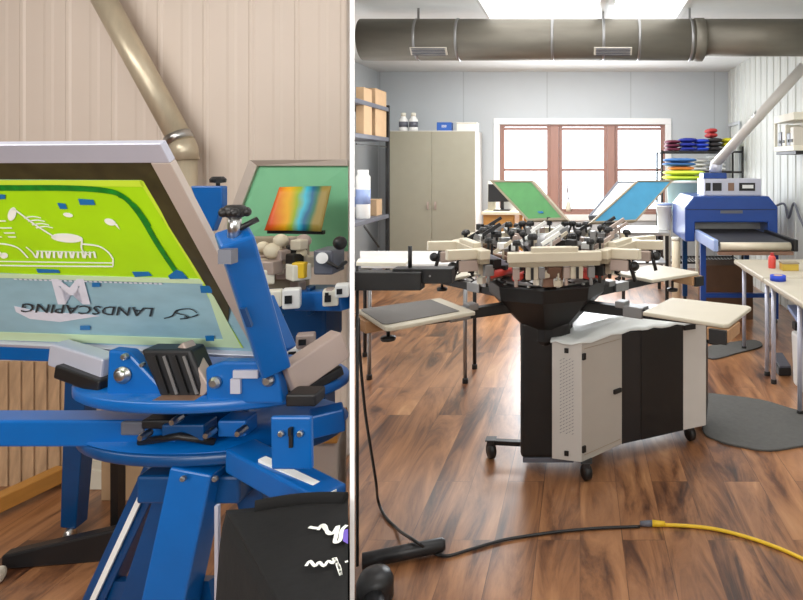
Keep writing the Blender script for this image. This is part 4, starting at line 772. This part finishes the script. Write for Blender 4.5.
gl([(-12, 244), (4, 244), (18, 248), (28, 258)], .0045); gl([(26, 247), (32, 252), (36, 258)], .004); gl([(82, 240), (82, 250), (90, 256)], .0035); gl([(82, 244), (98, 246), (108, 252), (113, 259)], .0045)
gl([(-20, 261), (40, 262), (113, 263)], .0032); gl([(-20, 265), (40, 266), (113, 266.5)], .004); gl([(113, 258), (113, 266)], .003)
for k in range(15): x = 38+k*4.0; gl([(x, 251.5), (x+1.4*((k % 3)-1), 258)], .0045)
gl([(36, 251), (95, 252.5)], .0022)
for k in range(4): g.poly(E_(-14+k*6, 252+k*1.2, 4, 3))
build(g, 'stencil_artwork', W, me)
g = G()
def Mtx(body, cx_, cy_, sx, sy, shear, rot):
    def f(x, y): X = x*sx+y*sx*shear; Y = y*sy; return S.pt(cx_+(-X if rot else X), cy_+(Y if rot else -Y)+(cx_*0), .0031)
    text_mesh(g, body, f, 1, bold=.035)
Mtx('M', 71, 293, 46, 34, -.2, False); build(g, 'stencil_monogram', 'print_grey', me)
g = G(); g.prism([S.pt(x, y, .0016) for x, y in ((14, 306), (40, 312), (85, 314), (100, 316), (60, 322), (30, 319), (16, 312))], S.n*.0004); build(g, 'ink_haze', 'print_grey', me)
g = G(); 
def f2(x, y): return S.pt(87-x*19.6-y*3, 309.5+y*12.5-x*-0.0+(87-87)-x*.75*-1*-1*-1*.0+(-x*19.6)*.035, .0034)
text_mesh(g, 'LANDSCAPING', f2, 1.0, bold=.008)
build(g, 'stencil_lettering', 'print_dark', me)
g = G()
for pts in ([(197, 313), (190, 309), (178, 310), (176, 313), (184, 315), (188, 318), (180, 319)], [(183, 309), (176, 311), (172, 316), (164, 318.5)], [(198, 314.5), (192, 317), (184, 317)]): stroke(g, smooth_pts([S.pt(x, y, .0034) for x, y in pts], 4), .0032, S.n)
build(g, 'stencil_emblem', 'print_dark', me)
g = G()
for x in range(14, 160, 5): stroke(g, [S.pt(x, 278.8+x*.032, .0034), S.pt(x+3, 278.8+x*.032, .0034)], .0035, S.n)
build(g, 'stencil_small_print', 'print_grey', me)
# ------------------------------------------------------------------ black shirt on its platen
SZ = .935
tl, tr = PZ(226, 509, SZ), PZ(348, 498, SZ); nl, nr = PZ(330, 690, SZ), PZ(347.5, 690, SZ)
fl_ = lambda p, dz: V((p.x, p.y, p.z+dz))
build(G().prism([fl_(p, -.03) for p in (tl+V((.02, -.015, 0)), tr+V((-.012, -.015, 0)), nr+V((-.008, 0, 0)), nl+V((.01, 0, 0)))], (0, 0, .018)), 'platen', 'platen', BP)
SH = thing('t_shirt', 'black t-shirt with white script lettering stretched over the near platen', 'shirt', tl)
def top(u_, v_):
    a_ = tl.lerp(tr, u_); b2 = nl.lerp(nr, u_); p = a_.lerp(b2, v_); p.z += .0025*math.sin(u_*9+v_*3)*math.sin(v_*7)-.004; return p
build(G().sheet(top, 24, 24), 'shirt_front', 'soft_black', SH, solid=.004)
def side(u_, v_):
    p = tl.lerp(nl, u_); o = V((-.03-.02*math.sin(u_*11)*v_, .0, 0)); return p+o*v_**.5*1.0+V((.003, 0, -.004-.42*v_))
build(G().sheet(side, 30, 16), 'shirt_side', 'soft_black', SH, solid=.004)
def back(u_, v_):
    p = tl.lerp(tr, u_*.985); return p+V((0, .012*math.sin(u_*8)*v_+.02*v_**.5, -.004-.3*v_+.012*math.sin(math.pi*v_)*0))
build(G().sheet(back, 24, 12), 'shirt_back', 'soft_black', SH, solid=.004)
colr = [PZ(255+i*10.1, 507.5-i*.95-3.2*math.sin(i/9*math.pi), SZ) for i in range(10)]
build(G().path(smooth_pts(colr, 3), .011, 10), 'collar', 'soft_black', SH)
g = G(); sp = lambda L: smooth_pts([PZ(x, y, SZ+.0035) for x, y in L], 6); UPV = V((0, 0, 1))
for L, w in (([(309, 527), (318, 528), (322, 525), (325, 526), (328, 533), (333, 533), (338, 526), (336, 536), (335, 542), (340, 540), (342, 530), (347, 525)], .006), ([(318, 530), (322, 526), (326, 530), (332, 534)], .005), ([(306, 566), (310, 561), (315, 566), (319, 562), (324, 566), (328, 561), (333, 563), (335, 558), (338, 566), (341, 575)], .0045), ([(333, 558), (339, 566), (341, 575)], .004), ([(345, 562), (348, 561)], .004)): stroke(g, sp(L), w, UPV)
build(g, 'script_lettering', 'print_white', SH)
g = G(); g.poly([PZ(x, y, SZ+.003) for x, y in ((343, 530), (348, 529), (348, 544), (343, 541))]); build(g, 'print_patch', 'purple', SH)

# ================================================================== LIGHT, WORLD, CAMERA
W_ = bpy.data.worlds.new('World'); bpy.context.scene.world = W_; W_.use_nodes = True
W_.node_tree.nodes['Background'].inputs[0].default_value = (.78, .89, 1, 1); W_.node_tree.nodes['Background'].inputs[1].default_value = 5.2
def area(name, loc, tgt, sx, sy, e, c):
    l = bpy.data.lights.new(name, 'AREA'); l.shape = 'RECTANGLE'; l.size = sx; l.size_y = sy; l.energy = e; l.color = c
    o = bpy.data.objects.new(name, l); COL.objects.link(o); o.location = loc; o.rotation_euler = (V(tgt)-V(loc)).to_track_quat('-Z', 'Y').to_euler(); return o
area('window_daylight', ((WX0+WX1)/2, BK-.12, 1.45), ((WX0+WX1)/2, 0, .6), 2.3, 1.2, 95, (.94, .97, 1))
area('bay_ceiling_lamp', (.2, 3.4, HC-.1), (.2, 3.4, 0), 2.6, 2.2, 62, (1, 1, 1))
area('rear_ceiling_lamp', (-.4, 7.0, HC-.1), (-.4, 7.6, 0), 3.0, 1.6, 88, (1, 1, 1))
area('front_lamp', (.9, -.9, 2.5), (.2, 3.2, .9), 2.2, 1.2, 58, (1, .99, .97))
area('left_bay_lamp', (-2.2, .9, HC-.1), (-1.6, 2.2, 1.0), 2.0, 1.2, 54, (1, .97, .935))
area('left_front_fill', (-1.2, -.9, 1.5), (-1.0, 1.3, 1.25), 1.0, .8, 26, (1, .98, .95))  # unseen fill light, added and aimed to brighten the lime screen
cam = bpy.data.cameras.new('Camera'); co = bpy.data.objects.new('Camera', cam); COL.objects.link(co)
co.location = (0, 0, EYE); co.rotation_euler = (math.pi/2, 0, 0)
cam.sensor_width = 36; cam.sensor_fit = 'HORIZONTAL'; cam.lens = 36*F/803; cam.shift_x = -(CX-401.5)/803; cam.shift_y = -(300-CY)/803; cam.clip_start = .05
sc = bpy.context.scene; sc.camera = co
sc.view_settings.view_transform = 'Standard'; sc.view_settings.look = 'None'; sc.view_settings.exposure = .02
sc.cycles.use_denoising = True
